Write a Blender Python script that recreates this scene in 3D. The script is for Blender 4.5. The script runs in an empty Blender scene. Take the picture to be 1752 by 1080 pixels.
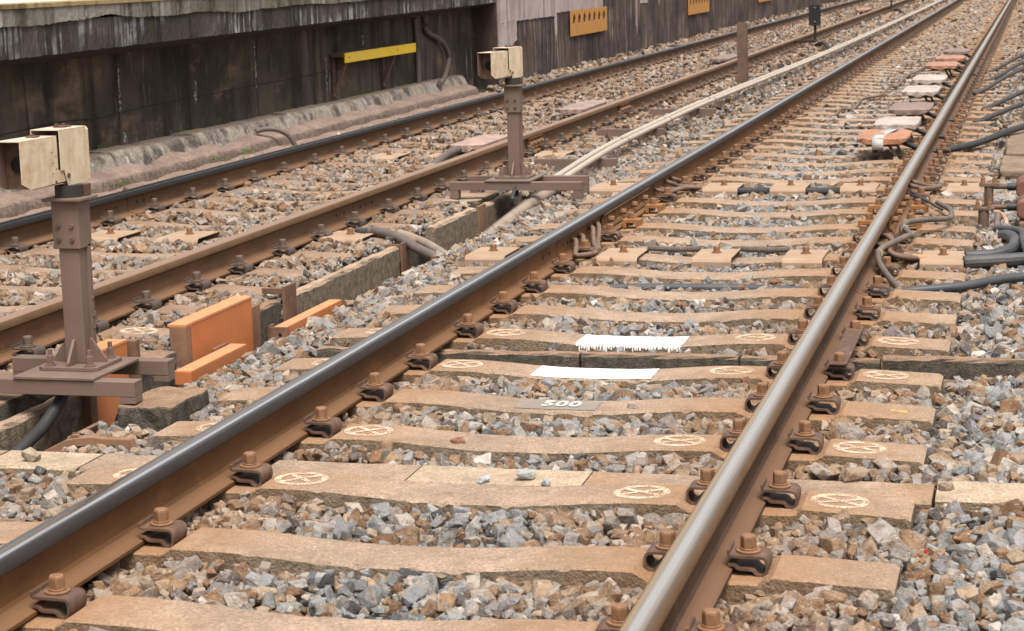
import bpy, bmesh, math, random
import numpy as np
from mathutils import Vector, Matrix
random.seed(7); RNG = np.random.default_rng(11)
R = math.radians
scene = bpy.context.scene
COL = scene.collection
CAMP = (1.48696860, 0.0, 1.41862356)
PITCH, YAW, ROLL = 0.171078016, 0.256009863, -0.0272700510
FPX = 3455.77447

# ------------------------------------------------------------------ object helpers
def tag(o, label=None, cat=None, group=None, kind=None):
    if label: o['label'] = label
    if cat: o['category'] = cat
    if group: o['group'] = group
    if kind or cat: o['kind'] = kind or 'thing'
    return o

def thing(name, label, cat, loc=(0, 0, 0), rz=0, group=None):
    o = bpy.data.objects.new(name, None); COL.objects.link(o)
    o.empty_display_size = .1
    o.location = loc; o.rotation_euler = (0, 0, rz)
    return tag(o, label, cat, group)

class MB:
    """collects shapes, then links them as one mesh object"""
    def __init__(s): s.v = []; s.f = []; s.m = []
    def add(s, vs, fs, m=0):
        n = len(s.v); s.v += [tuple(p) for p in vs]
        s.f += [tuple(i + n for i in f) for f in fs]; s.m += [m] * len(fs)
        return s
    def box(s, x0, x1, y0, y1, z0, z1, m=0, M=None):
        vs = [(x0, y0, z0), (x1, y0, z0), (x1, y1, z0), (x0, y1, z0), (x0, y0, z1), (x1, y0, z1), (x1, y1, z1), (x0, y1, z1)]
        if M is not None: vs = [M @ Vector(p) for p in vs]
        return s.add(vs, [(0, 3, 2, 1), (4, 5, 6, 7), (0, 1, 5, 4), (1, 2, 6, 5), (2, 3, 7, 6), (3, 0, 4, 7)], m)
    def prism(s, prof, a0, a1, axis='y', m=0, cap=True, M=None, mats=None):
        """closed profile (list of 2-D points, counter-clockwise) swept from a0 to a1"""
        n = len(prof)
        def P(p, a):
            return {'y': (p[0], a, p[1]), 'x': (a, p[0], p[1]), 'z': (p[0], p[1], a)}[axis]
        vs = [P(p, a0) for p in prof] + [P(p, a1) for p in prof]
        if M is not None: vs = [M @ Vector(p) for p in vs]
        b = len(s.v); s.v += [tuple(p) for p in vs]
        for i in range(n):
            j = (i + 1) % n
            s.f.append((b + i, b + j, b + n + j, b + n + i)); s.m.append(mats[i] if mats else m)
        if cap:
            s.f.append(tuple(b + i for i in reversed(range(n)))); s.m.append(m)
            s.f.append(tuple(b + n + i for i in range(n))); s.m.append(m)
        return s
    def cyl(s, c, r, h, n=16, m=0, axis='z', r2=None, rot=0, M=None):
        r2 = r if r2 is None else r2
        vs = []
        for k, (rr, zz) in enumerate(((r, 0), (r2, h))):
            for i in range(n):
                a = 2 * math.pi * i / n + rot
                p = (rr * math.cos(a), rr * math.sin(a), zz)
                if axis == 'x': p = (p[2], p[0], p[1])
                if axis == 'y': p = (p[0], p[2], p[1])
                p = (p[0] + c[0], p[1] + c[1], p[2] + c[2])
                vs.append(M @ Vector(p) if M is not None else p)
        fs = [(i, (i + 1) % n, n + (i + 1) % n, n + i) for i in range(n)]
        fs += [tuple(reversed(range(n))), tuple(range(n, 2 * n))]
        return s.add(vs, fs, m)
    def bolt(s, c, r=.017, h=.024, m=0, rot=0, axis='z', washer=True):
        if washer: s.cyl((c[0], c[1], c[2]) , r * 1.5, .005, 20, m, axis)
        d = .005 if washer else 0
        o = {'z': (0, 0, 1), 'x': (1, 0, 0), 'y': (0, 1, 0)}[axis]
        s.cyl((c[0] + o[0] * d, c[1] + o[1] * d, c[2] + o[2] * d), r * 1.06, .005, 14, m, axis)
        d += .005
        b = (c[0] + o[0] * d, c[1] + o[1] * d, c[2] + o[2] * d)
        s.cyl(b, r, h * .85, 6, m, axis, rot=rot)
        e = (b[0] + o[0] * h * .85, b[1] + o[1] * h * .85, b[2] + o[2] * h * .85)
        s.cyl(e, r, h * .15, 6, m, axis, r2=r * .86, rot=rot)
        return s
    def tube(s, pts, r, n=10, m=0, sub=6, closed_ends=True, corr=0):
        P = smooth_path(pts, sub); k = len(P)
        up = Vector((0, 0, 1)); vs = []
        for i, p in enumerate(P):
            t = (P[min(i + 1, k - 1)] - P[max(i - 1, 0)]).normalized()
            a = t.cross(up)
            if a.length < 1e-3: a = t.cross(Vector((0, 1, 0)))
            a.normalize(); b = a.cross(t)
            rr = r(i / (k - 1)) if callable(r) else r
            if corr: rr *= 1 + corr * (1 if i % 2 else -1)
            for j in range(n):
                q = 2 * math.pi * j / n
                vs.append(p + a * (rr * math.cos(q)) + b * (rr * math.sin(q)))
        fs = [(i * n + j, i * n + (j + 1) % n, (i + 1) * n + (j + 1) % n, (i + 1) * n + j) for i in range(k - 1) for j in range(n)]
        fs = [tuple(reversed(f)) for f in fs]
        if closed_ends: fs += [tuple(range(n)), tuple(reversed(range((k - 1) * n, k * n)))]
        return s.add(vs, fs, m)
    def mesh(s, name, mats, smooth=None):
        me = bpy.data.meshes.new(name); me.from_pydata(s.v, [], s.f)
        for m in (mats if isinstance(mats, (list, tuple)) else [mats]): me.materials.append(m)
        me.polygons.foreach_set('material_index', s.m)
        bm = bmesh.new(); bm.from_mesh(me); bmesh.ops.recalc_face_normals(bm, faces=bm.faces); bm.to_mesh(me); bm.free()
        if smooth is not None:
            me.polygons.foreach_set('use_smooth', [True] * len(me.polygons)); me.set_sharp_from_angle(angle=R(smooth))
        me.update(); return me
    def build(s, name, mats, parent=None, smooth=None, bevel=0, seg=2, loc=None):
        return link(name, s.mesh(name, mats, smooth), parent, bevel, seg, loc)

def link(name, me, parent=None, bevel=0, seg=2, loc=None):
    o = bpy.data.objects.new(name, me); COL.objects.link(o)
    if parent: o.parent = parent
    if loc: o.location = loc
    if bevel:
        b = o.modifiers.new('Bevel', 'BEVEL'); b.width = bevel; b.segments = seg; b.limit_method = 'ANGLE'; b.angle_limit = R(35)
        b.harden_normals = False
    return o

def dup(o, parent=None, loc=None, rz=None, label=None):
    c = o.copy(); COL.objects.link(c)
    if parent: c.parent = parent
    if loc is not None: c.location = loc
    if rz is not None: c.rotation_euler = (0, 0, rz)
    if label: c['label'] = label
    for ch in list(o.children): dup(ch, c)
    return c

def smooth_path(pts, sub):
    P = [Vector(p) for p in pts]
    if sub <= 1 or len(P) < 3: 
        if sub > 1:
            return [P[0].lerp(P[1], i / sub) for i in range(sub + 1)]
        return P
    out = []
    for i in range(len(P) - 1):
        p0 = P[max(i - 1, 0)]; p1 = P[i]; p2 = P[i + 1]; p3 = P[min(i + 2, len(P) - 1)]
        for k in range(sub):
            t = k / sub
            out.append(.5 * ((2 * p1) + (p2 - p0) * t + (2 * p0 - 5 * p1 + 4 * p2 - p3) * t * t + (3 * p1 - p0 - 3 * p2 + p3) * t ** 3))
    out.append(P[-1]); return out

# ------------------------------------------------------------------ materials
class NT:
    def __init__(s, name):
        s.mat = bpy.data.materials.new(name); s.mat.use_nodes = True
        s.t = s.mat.node_tree; s.n = s.t.nodes; s.l = s.t.links
        s.b = s.n['Principled BSDF']
        s.geo = s.n.new('ShaderNodeNewGeometry'); s.pos = s.geo.outputs['Position']
        s.nor = s.geo.outputs['True Normal']
        s.tc = s.n.new('ShaderNodeTexCoord')
    def L(s, a, b): s.l.new(a, b)
    def mapv(s, scale, vec=None, loc=(0, 0, 0)):
        m = s.n.new('ShaderNodeMapping'); m.inputs['Scale'].default_value = scale; m.inputs['Location'].default_value = loc
        s.L(vec or s.pos, m.inputs['Vector']); return m.outputs[0]
    def noise(s, scale=5, detail=4, rough=.55, vec=None, dist=0):
        n = s.n.new('ShaderNodeTexNoise'); n.inputs['Scale'].default_value = scale; n.inputs['Detail'].default_value = detail
        n.inputs['Roughness'].default_value = rough; n.inputs['Distortion'].default_value = dist
        s.L(vec or s.pos, n.inputs['Vector']); return n.outputs['Fac']
    def voro(s, scale, vec=None, feature='F1'):
        n = s.n.new('ShaderNodeTexVoronoi'); n.inputs['Scale'].default_value = scale; n.feature = feature
        s.L(vec or s.pos, n.inputs['Vector']); return n.outputs['Distance']
    def ramp(s, fac, stops):
        r = s.n.new('ShaderNodeValToRGB'); e = r.color_ramp.elements
        while len(e) < len(stops): e.new(.5)
        for i, (p, c) in enumerate(stops):
            e[i].position = p
            e[i].color = (c, c, c, 1) if isinstance(c, (int, float)) else (*c, 1)
        s.L(fac, r.inputs[0]); return r.outputs[0]
    def mix(s, fac, a, b, mode='MIX'):
        m = s.n.new('ShaderNodeMix'); m.data_type = 'RGBA'; m.blend_type = mode
        for inp, v in ((m.inputs[0], fac), (m.inputs[6], a), (m.inputs[7], b)):
            if isinstance(v, (int, float)): inp.default_value = v
            elif isinstance(v, tuple): inp.default_value = (*v, 1)
            else: s.L(v, inp)
        return m.outputs[2]
    def math(s, op, a, b=None):
        m = s.n.new('ShaderNodeMath'); m.operation = op
        for inp, v in ((m.inputs[0], a), (m.inputs[1], b)):
            if v is None: continue
            if isinstance(v, (int, float)): inp.default_value = v
            else: s.L(v, inp)
        return m.outputs[0]
    def sep(s, vec):
        m = s.n.new('ShaderNodeSeparateXYZ'); s.L(vec, m.inputs[0]); return m.outputs
    def bump(s, h, strength=.3, dist=.01, normal=None):
        b = s.n.new('ShaderNodeBump'); b.inputs['Strength'].default_value = strength; b.inputs['Distance'].default_value = dist
        s.L(h, b.inputs['Height'])
        if normal is not None: s.L(normal, b.inputs['Normal'])
        s.L(b.outputs[0], s.b.inputs['Normal']); return b.outputs[0]
    def out(s, color=None, rough=.8, metal=0, spec=.5):
        if color is not None:
            if isinstance(color, tuple): s.b.inputs['Base Color'].default_value = (*color, 1)
            else: s.L(color, s.b.inputs['Base Color'])
        for k, v in (('Roughness', rough), ('Metallic', metal), ('Specular IOR Level', spec)):
            if isinstance(v, (int, float)): s.b.inputs[k].default_value = v
            else: s.L(v, s.b.inputs[k])
        return s.mat

def m_plain(name, c, c2=None, scale=20, rough=.7, metal=0, bump=.15, bscale=80, bdist=.003, spec=.4, grime=None):
    s = NT(name); c2 = c2 or tuple(x * .7 for x in c)
    v = s.noise(scale, 5, .6)
    col = s.mix(s.ramp(v, [(.3, 0), (.7, 1)]), c2, c)
    if grime:
        g = s.ramp(s.noise(scale * .35, 6, .7), [(.5, 0), (.72, 1)]); col = s.mix(g, col, grime)
    if bump: s.bump(s.noise(bscale, 4, .6), bump, bdist)
    return s.out(col, rough, metal, spec)

def m_concrete(name, top, side, dark, scale=1., rust=None, dust=None):
    """concrete with a dusting on upward faces, pitted greyer sides"""
    s = NT(name)
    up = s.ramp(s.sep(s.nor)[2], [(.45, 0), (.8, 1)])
    big = s.noise(3.1 * scale, 4, .6); fine = s.noise(120 * scale, 3, .7); mid = s.noise(28 * scale, 5, .65)
    t = s.mix(s.ramp(big, [(.35, 0), (.65, 1)]), tuple(x * .82 for x in top), tuple(min(1, x * 1.1) for x in top))
    t = s.mix(s.ramp(fine, [(.36, .75), (.5, 0)]), t, tuple(x * .5 for x in top))
    t = s.mix(s.ramp(fine, [(.58, 0), (.7, .75)]), t, tuple(min(1, x * 1.65 + .05) for x in top))
    t = s.mix(s.ramp(mid, [(.55, 0), (.75, .45)]), t, tuple(x * .6 for x in top))
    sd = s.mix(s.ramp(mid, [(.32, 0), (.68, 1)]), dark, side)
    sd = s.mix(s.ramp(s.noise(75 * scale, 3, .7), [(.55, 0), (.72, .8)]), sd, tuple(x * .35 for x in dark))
    blot = s.noise(9 * scale, 6, .75)
    t = s.mix(s.ramp(blot, [(.5, 0), (.66, .75)]), t, tuple(x * .58 for x in top))
    t = s.mix(s.ramp(blot, [(.3, .65), (.43, 0)]), t, tuple(min(1, x * 1.32 + .02) for x in top))
    if dust:   # iron dust thrown out by the wheels, thickest beside each rail
        ox = s.math('ABSOLUTE', s.sep(s.tc.outputs['Object'])[0]); d = s.math('ABSOLUTE', s.math('SUBTRACT', ox, .75))
        k = s.ramp(s.math('ADD', d, s.math('MULTIPLY', s.math('SUBTRACT', s.noise(6, 5, .7), .5), .5)), [(.05, .9), (.50, 0)])
        t = s.mix(k, t, s.mix(s.ramp(mid, [(.35, 0), (.65, 1)]), tuple(x * .75 for x in dust), dust)); sd = s.mix(s.math('MULTIPLY', k, .7), sd, tuple(x * .6 for x in dust))
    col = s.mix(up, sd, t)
    if rust:
        rr = s.ramp(s.noise(1.7, 3, .6), [(.48, 0), (.66, .75)]); col = s.mix(rr, col, rust)
    h = s.math('ADD', s.math('MULTIPLY', s.noise(95, 4, .7), .6), s.math('MULTIPLY', s.voro(130), .4))
    s.bump(h, .75, .008)
    return s.out(col, .92, 0, .25)

M = {}
M['sleeper'] = m_concrete('sleeper_concrete', (.315, .222, .157), (.24, .182, .128), (.10, .073, .048), dust=(.29, .155, .075))
M['sleeper_brown'] = m_concrete('sleeper_concrete_brown', (.29, .195, .135), (.22, .16, .11), (.10, .072, .05), dust=(.20, .12, .075))
M['trough'] = m_concrete('trough_concrete', (.35, .24, .165), (.25, .195, .135), (.085, .066, .046))
M['mossy'] = m_concrete('dark_pitted_concrete', (.24, .15, .095), (.115, .098, .073), (.04, .034, .027))
M['lid'] = m_concrete('lid_concrete', (.40, .30, .21), (.3, .225, .15), (.16, .12, .08))
M['mortar'] = m_concrete('mortar', (.235, .165, .13), (.20, .14, .11), (.07, .05, .04), .8)
M['block'] = m_concrete('slab_concrete', (.21, .145, .10), (.17, .12, .08), (.09, .065, .045))

def m_rail(name, web, side):
    s = NT(name)
    v = s.mapv((1, .25, 1))
    n = s.noise(22, 5, .65, v); n2 = s.noise(2.2, 3, .6, v)
    c = s.mix(s.ramp(n, [(.3, 0), (.7, 1)]), tuple(x * .72 for x in web), tuple(x * 1.12 for x in web))
    c = s.mix(s.ramp(n2, [(.42, 0), (.66, .8)]), c, tuple(x * .5 for x in web))
    c = s.mix(s.ramp(s.noise(7, 6, .75), [(.55, 0), (.68, .6)]), c, (web[0] * 1.35, web[1] * 1.2, web[2] * 1.1))
    up = s.ramp(s.sep(s.nor)[2], [(.55, 0), (.9, 1)])
    c = s.mix(s.math('MULTIPLY', up, .7), c, (.155, .082, .043))
    c = s.mix(s.ramp(s.noise(160, 3, .7), [(.62, 0), (.74, .5)]), c, tuple(x * 1.5 for x in web))
    s.bump(s.noise(140, 4, .6), .25, .002)
    return s.out(c, .72, 0, .25)
M['rail_rust'] = m_rail('rail_rust', (.150, .066, .022), None)
M['rail_rust_dark'] = m_rail('rail_rust_dark', (.092, .047, .027), None)
M['rail_rust_dusty'] = m_rail('rail_rust_dusty', (.145, .074, .036), None)

def m_railside(name, c, drip):
    s = NT(name)
    n = s.noise(30, 4, .6, s.mapv((1, .3, 1)))
    col = s.mix(s.ramp(n, [(.3, 0), (.7, 1)]), tuple(x * .75 for x in c), c)
    col = s.mix(s.ramp(s.noise(9, 5, .7), [(.6, 0), (.75, .5)]), col, drip)
    s.bump(s.noise(120, 4, .6), .2, .002)
    return s.out(col, .6, 0, .25)
M['rail_side_dark'] = m_railside('rail_head_side_dark', (.045, .038, .036), (.085, .055, .035))
M['rail_side_brown'] = m_railside('rail_head_side_brown', (.17, .095, .047), (.09, .052, .03))
M['rail_side_black'] = m_railside('rail_head_side_black', (.028, .027, .028), (.055, .04, .03))

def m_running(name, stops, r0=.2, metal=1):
    """polished wheel band: wear bands and painted highlight stripes across the head, drawn out along the rail"""
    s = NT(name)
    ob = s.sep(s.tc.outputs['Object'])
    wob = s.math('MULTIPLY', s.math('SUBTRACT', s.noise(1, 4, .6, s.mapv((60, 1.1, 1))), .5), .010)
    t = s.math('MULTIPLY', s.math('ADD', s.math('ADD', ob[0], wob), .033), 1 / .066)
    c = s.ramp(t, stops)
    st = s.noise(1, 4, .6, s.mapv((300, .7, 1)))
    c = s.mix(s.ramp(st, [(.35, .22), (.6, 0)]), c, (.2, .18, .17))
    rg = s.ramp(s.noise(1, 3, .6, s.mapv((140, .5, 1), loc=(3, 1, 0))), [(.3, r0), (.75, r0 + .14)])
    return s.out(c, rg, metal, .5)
M['running'] = m_running('running_surface', [(.0, (.07, .055, .052)), (.14, (.17, .15, .155)), (.24, (.42, .39, .39)), (.36, (.20, .185, .185)), (.46, (.46, .33, .235)), (.62, (.30, .225, .17)), (.70, (.96, .94, .92)), (.78, (.90, .88, .87)), (.86, (.2, .185, .185)), (.96, (.10, .09, .088))])  # near-white stops towards the right edge paint a highlight into the colour
M['running_right'] = m_running('running_surface_orange_edge', [(.0, (.14, .085, .06)), (.10, (.60, .33, .12)), (.24, (.85, .52, .22)), (.33, (.60, .50, .41)), (.42, (.95, .84, .72)), (.60, (.95, .90, .85)), (.76, (.70, .54, .41)), (.88, (.36, .24, .15)), (.95, (.24, .14, .08))])  # pale middle stops paint the sky's reflection into the colour
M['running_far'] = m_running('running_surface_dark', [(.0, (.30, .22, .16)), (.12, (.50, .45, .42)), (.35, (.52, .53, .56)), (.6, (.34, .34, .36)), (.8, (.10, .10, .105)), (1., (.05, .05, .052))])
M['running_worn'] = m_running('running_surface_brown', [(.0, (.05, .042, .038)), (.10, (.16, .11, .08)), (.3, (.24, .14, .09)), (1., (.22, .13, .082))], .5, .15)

M['clip'] = m_plain('clip_steel', (.118, .066, .043), (.07, .04, .028), 40, .6, 0, .25, 180, .002, .3, (.20, .11, .06))
M['bolt'] = m_plain('bolt_steel', (.25, .125, .06), (.16, .082, .042), 60, .6, .05, .2, 220, .002, .4)
M['clip_dark'] = m_plain('clip_steel_sooty', (.10, .068, .05), (.06, .043, .034), 40, .55, .1, .25, 180, .002, .4, (.11, .07, .045))
M['bolt_dark'] = m_plain('bolt_steel_sooty', (.135, .09, .065), (.085, .06, .045), 60, .6, .05, .2, 220, .002, .4)
M['block_rust'] = m_plain('orange_rust', (.30, .135, .045), (.2, .09, .035), 40, .7, 0, .2, 150, .002)
M['brown_paint'] = m_plain('brown_paint', (.168, .112, .086), (.145, .096, .073), 6, .6, 0, .12, 140, .0015, .35, (.125, .078, .055))
M['rust_plate'] = m_plain('rusty_plate', (.20, .105, .062), (.10, .058, .04), 9, .8, 0, .3, 120, .003, .25, (.27, .15, .085))
M['orange'] = m_plain('orange_paint', (.52, .175, .058), (.42, .14, .048), 6, .6, 0, .15, 60, .003, .3, (.38, .165, .085))
M['orange_top'] = m_plain('orange_paint_pale', (.56, .235, .11), (.47, .19, .09), 16, .75, 0, .1, 90, .002, .25)  # paler orange for the upper faces of boards and bars
M['tan_plate'] = m_plain('tan_steel_cover', (.35, .24, .162), (.28, .185, .122), 5, .7, 0, .12, 90, .002, .3, (.27, .165, .10))
M['black'] = m_plain('black_rubber', (.03, .028, .028), (.02, .02, .02), 20, .55, 0, .1, 80, .002)
M['lens'] = m_plain('dark_lens', (.006, .006, .008), (.004, .004, .005), 5, .2, 0, 0)
M['dark_box'] = m_plain('dark_grey_paint', (.016, .017, .019), (.012, .012, .014), 8, .5, 0, .05)
M['hose'] = m_plain('grey_hose', (.052, .054, .061), (.038, .039, .044), 14, .5, 0, .1, 60, .002, .4, (.085, .07, .06))
M['cable'] = m_plain('dusty_cable', (.12, .095, .08), (.085, .066, .056), 20, .6, 0, .15, 90, .002, .4, (.17, .12, .09))
M['cable_rust'] = m_plain('rusty_cable', (.17, .105, .07), (.11, .068, .047), 20, .7, 0, .2, 90, .002)
M['pvc'] = m_plain('cream_pipe', (.40, .345, .28), (.33, .275, .215), 5, .5, 0, .05, 40, .002, .4, (.36, .28, .2))
M['duct'] = m_plain('dusty_duct', (.27, .21, .165), (.19, .145, .11), 9, .6, 0, .1, 60, .002, .3, (.14, .1, .08))
M['cable_dark'] = m_plain('dark_dusty_cable', (.05, .043, .04), (.035, .031, .03), 20, .6)
M['clay'] = m_plain('clay_pipe', (.42, .24, .12), (.3, .17, .09), 12, .7)
M['yellow'] = m_plain('yellow_paint', (.72, .47, .02), (.66, .43, .018), 3, .5, 0, .05, 40, .002, .4, (.6, .44, .06))
M['shelf_brown'] = m_plain('dusty_brown_steel', (.15, .09, .06), (.09, .055, .04), 10, .75)
M['vent'] = m_plain('ochre_vent', (.50, .235, .055), (.40, .19, .05), 9, .75, 0, .2, 60, .003, .3, (.33, .19, .08))
M['cavity_shade'] = m_plain('cavity_shade', (.012, .011, .010), (.008, .007, .006), 10, .9, 0, 0)  # near-black painted in place of the shade inside holes, mouths and cracks
M['red_rust'] = m_plain('red_oxide', (.17, .065, .045), (.11, .045, .032), 12, .65, 0, .25, 100, .003, .35, (.20, .10, .07))
M['grey_plate'] = m_plain('grey_paint', (.225, .187, .152), (.185, .15, .12), 14, .85, 0, .3, 100, .003)
M['white_lead'] = m_plain('copper_lead', (.5, .3, .2), (.4, .22, .15), 20, .5)
M['tape'] = m_plain('grey_tape', (.42, .41, .385), (.33, .32, .30), 9, .45, 0, .2, 50, .003)
M['galv'] = m_plain('dull_galvanised', (.32, .28, .24), (.2, .16, .13), 12, .5, .3, .1)
for nm, c in (('wrap_orange', (.42, .185, .095)), ('wrap_pink', (.45, .37, .325)), ('wrap_mauve', (.40, .265, .21)), ('wrap_brown', (.235, .16, .13)), ('wrap_salmon', (.38, .195, .125)), ('wrap_grey', (.33, .235, .195))):
    M[nm] = m_plain(nm, c, tuple(x * .66 for x in c), 9, .5, 0, .7, 30, .014, .45, (c[0] * .5 + .04, c[1] * .45 + .03, c[2] * .4 + .025))

def m_paint(name, c, lo, hi, scale=170):
    s = NT(name)
    a = s.ramp(s.math('ADD', s.math('MULTIPLY', s.noise(scale, 4, .7), .65), s.math('MULTIPLY', s.noise(22, 3, .6), .35)), [(lo, 0), (hi, 1)])
    s.bump(s.noise(110, 4, .6), .3, .003)
    m = s.out(s.mix(s.noise(40, 4, .6), tuple(x * .85 for x in c), c), .85, 0, .3)
    s.L(a, s.b.inputs['Alpha']); return m
M['mark'] = m_paint('worn_white_mark', (.68, .52, .38), .42, .58)
M['white'] = m_paint('white_paint', (.70, .68, .65), .31, .37)
M['stencil'] = m_paint('white_stencil', (.66, .62, .56), .40, .50)
M['yellow_mark'] = m_paint('yellow_mark', (.65, .4, .08), .47, .55)

def m_signal():
    s = NT('cream_paint'); p = s.tc.outputs['Object']
    st = s.noise(1, 5, .65, s.mapv((60, 34, 5), p))
    bl = s.noise(11, 6, .7, p)
    c = s.mix(s.ramp(st, [(.35, 0), (.75, 1)]), (.62, .515, .375), (.47, .36, .24))
    c = s.mix(s.ramp(bl, [(.48, 0), (.70, .85)]), c, (.40, .255, .14))
    c = s.mix(s.ramp(s.noise(55, 5, .75, p), [(.66, 0), (.72, .8)]), c, (.22, .11, .05))
    up = s.ramp(s.sep(s.nor)[2], [(.7, 0), (.95, .7)]); c = s.mix(up, c, (.45, .34, .27))
    s.bump(s.noise(120, 4, .6, p), .1, .001)
    return s.out(c, .5, 0, .4)
M['cream'] = m_signal()

def m_stone():
    s = NT('ballast_stone')
    a = s.n.new('ShaderNodeAttribute'); a.attribute_name = 'col'
    c0 = a.outputs['Color']
    n = s.noise(38, 5, .65); v = s.noise(60, 4, .7, dist=1.5)
    c = s.mix(s.ramp(n, [(.34, .8), (.52, 0)]), c0, s.mix(1., c0, (.5, .4, .31), 'MULTIPLY'))
    c = s.mix(s.ramp(v, [(.60, 0), (.67, .75)]), c, s.mix(.6, c0, (.66, .60, .54)))
    c = s.mix(s.ramp(s.noise(24, 4, .6, s.mapv((1, 1, 1), loc=(5, 2, 1))), [(.55, 0), (.75, .55)]), c, (.33, .20, .115))
    s.bump(s.math('ADD', s.noise(70, 5, .65), s.math('MULTIPLY', s.noise(260, 3, .6), .3)), .9, .011)
    return s.out(c, .85, 0, .25)
M['stone'] = m_stone()

def m_ground():
    s = NT('ballast_bed')
    c = s.mix(s.ramp(s.noise(24, 6, .7), [(.35, 0), (.65, 1)]), (.10, .065, .042), (.24, .165, .115))
    c = s.mix(s.ramp(s.voro(26), [(.1, .7), (.5, 0)]), c, (.32, .27, .23))
    s.bump(s.voro(24), .9, .03)
    return s.out(c, .95, 0, .2)
M['ground'] = m_ground()

def m_wall(name, a, b, streak, moss, sfac=.6, yscale=5., lo=.56, hi=.66, seed=0., black=(.02, .017, .014), patch=None):
    """weathered concrete: long run-down streaks (lime, soot), damp patches and moss"""
    s = NT(name)
    big = s.noise(1, 4, .6, s.mapv((1, .9, 1.1), loc=(seed, seed * 2, 0)))
    st1 = s.noise(1, 5, .62, s.mapv((1, yscale, .45), loc=(0, seed, 0)))
    st2 = s.noise(1, 5, .7, s.mapv((1, yscale * 2.6, .9), loc=(0, seed + 7, 3)))
    fine = s.noise(34, 6, .7)
    c = s.mix(s.ramp(big, [(.36, 0), (.62, 1)]), a, b)
    if patch: c = s.mix(s.ramp(s.noise(1, 5, .65, s.mapv((1, 1.1, 2.4), loc=(0, seed + 21, 1))), [(.55, 0), (.66, .8)]), c, patch)
    c = s.mix(s.ramp(st1, [(.38, .85), (.52, 0)]), c, black)
    c = s.mix(s.math('MULTIPLY', s.ramp(st2, [(lo, 0), (hi, 1)]), s.ramp(s.noise(1, 4, .6, s.mapv((1, .8, 2.2), loc=(0, seed + 3, 0))), [(.42, 0), (.6, sfac)])), c, streak)
    c = s.mix(s.ramp(fine, [(.55, 0), (.75, .5)]), c, s.mix(.5, c, tuple(min(1, x * 2) for x in b)))
    if moss:
        g = s.ramp(s.noise(2.3, 5, .7, s.mapv((1, 1, 1), loc=(seed, 4, 2))), [(.57, 0), (.68, moss)])
        c = s.mix(g, c, (.075, .085, .022))
    s.bump(s.math('ADD', s.noise(26, 6, .7), s.math('MULTIPLY', s.noise(4, 4, .6), 1.2)), .5, .012)
    return s.out(c, .88, 0, .3)
def m_kerb():
    s = NT('kerb_stone')
    big = s.noise(3.4, 5, .7); mid = s.noise(17, 6, .72, s.mapv((1, 1, .55)))
    up = s.ramp(s.sep(s.nor)[2], [(.6, 0), (.9, 1)])
    c = s.mix(s.ramp(mid, [(.36, 0), (.62, 1)]), (.17, .14, .112), (.33, .29, .245))
    c = s.mix(s.ramp(big, [(.48, 0), (.60, .88)]), c, (.045, .041, .036))
    c = s.mix(s.ramp(s.noise(7, 6, .75, s.mapv((1, 1, .4), loc=(4, 1, 2))), [(.60, 0), (.68, .8)]), c, (.46, .43, .39))
    c = s.mix(s.math('MULTIPLY', up, .8), c, s.mix(mid, (.12, .088, .07), (.22, .165, .13)))
    c = s.mix(s.ramp(s.noise(90, 3, .7), [(.60, 0), (.70, .6)]), c, (.05, .045, .038))
    s.bump(s.math('ADD', s.noise(55, 5, .7), s.math('MULTIPLY', s.voro(34), .8)), .7, .012)
    return s.out(c, .92, 0, .2)
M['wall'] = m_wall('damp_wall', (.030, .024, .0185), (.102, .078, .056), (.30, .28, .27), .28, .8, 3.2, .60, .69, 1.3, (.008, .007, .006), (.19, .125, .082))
M['fascia'] = m_wall('stained_fascia', (.03, .024, .021), (.075, .06, .05), (.36, .35, .355), .25, .95, 5.5, .50, .58, 5.1, (.010, .0085, .0075))
M['plaster'] = m_wall('grey_plaster', (.13, .115, .085), (.25, .23, .195), (.42, .40, .37), .35, .8, 6., .50, .60, 8.3, (.035, .03, .02), (.11, .095, .05))
M['coping'] = m_wall('ochre_coping', (.25, .17, .06), (.33, .25, .13), (.42, .38, .28), .0, .5, 4., .55, .65, 2.2, (.10, .075, .025))
M['deck'] = m_plain('platform_deck', (.52, .49, .45), (.42, .39, .35), 2.5, .9, 0, .2, 60, .003)
M['far_plaster'] = m_wall('pale_plaster', (.31, .245, .228), (.42, .35, .328), (.5, .46, .44), .0, .5, 6., .5, .6, 3.7, (.19, .15, .135))
M['far_wall'] = m_wall('sooty_wall', (.03, .023, .019), (.10, .067, .051), (.30, .235, .2), .1, .8, 6.5, .52, .62, 9.9, (.009, .008, .007))
M['kerb'] = m_kerb()
M['underside'] = m_plain('dark_underside', (.05, .04, .032), (.03, .025, .02), 5, .9)  # one dark tone for the overhang's lower face and the wall fill
M['moss'] = m_plain('moss', (.09, .16, .015), (.05, .09, .01), 60, .95, 0, .6, 90, .01, .1)

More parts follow.
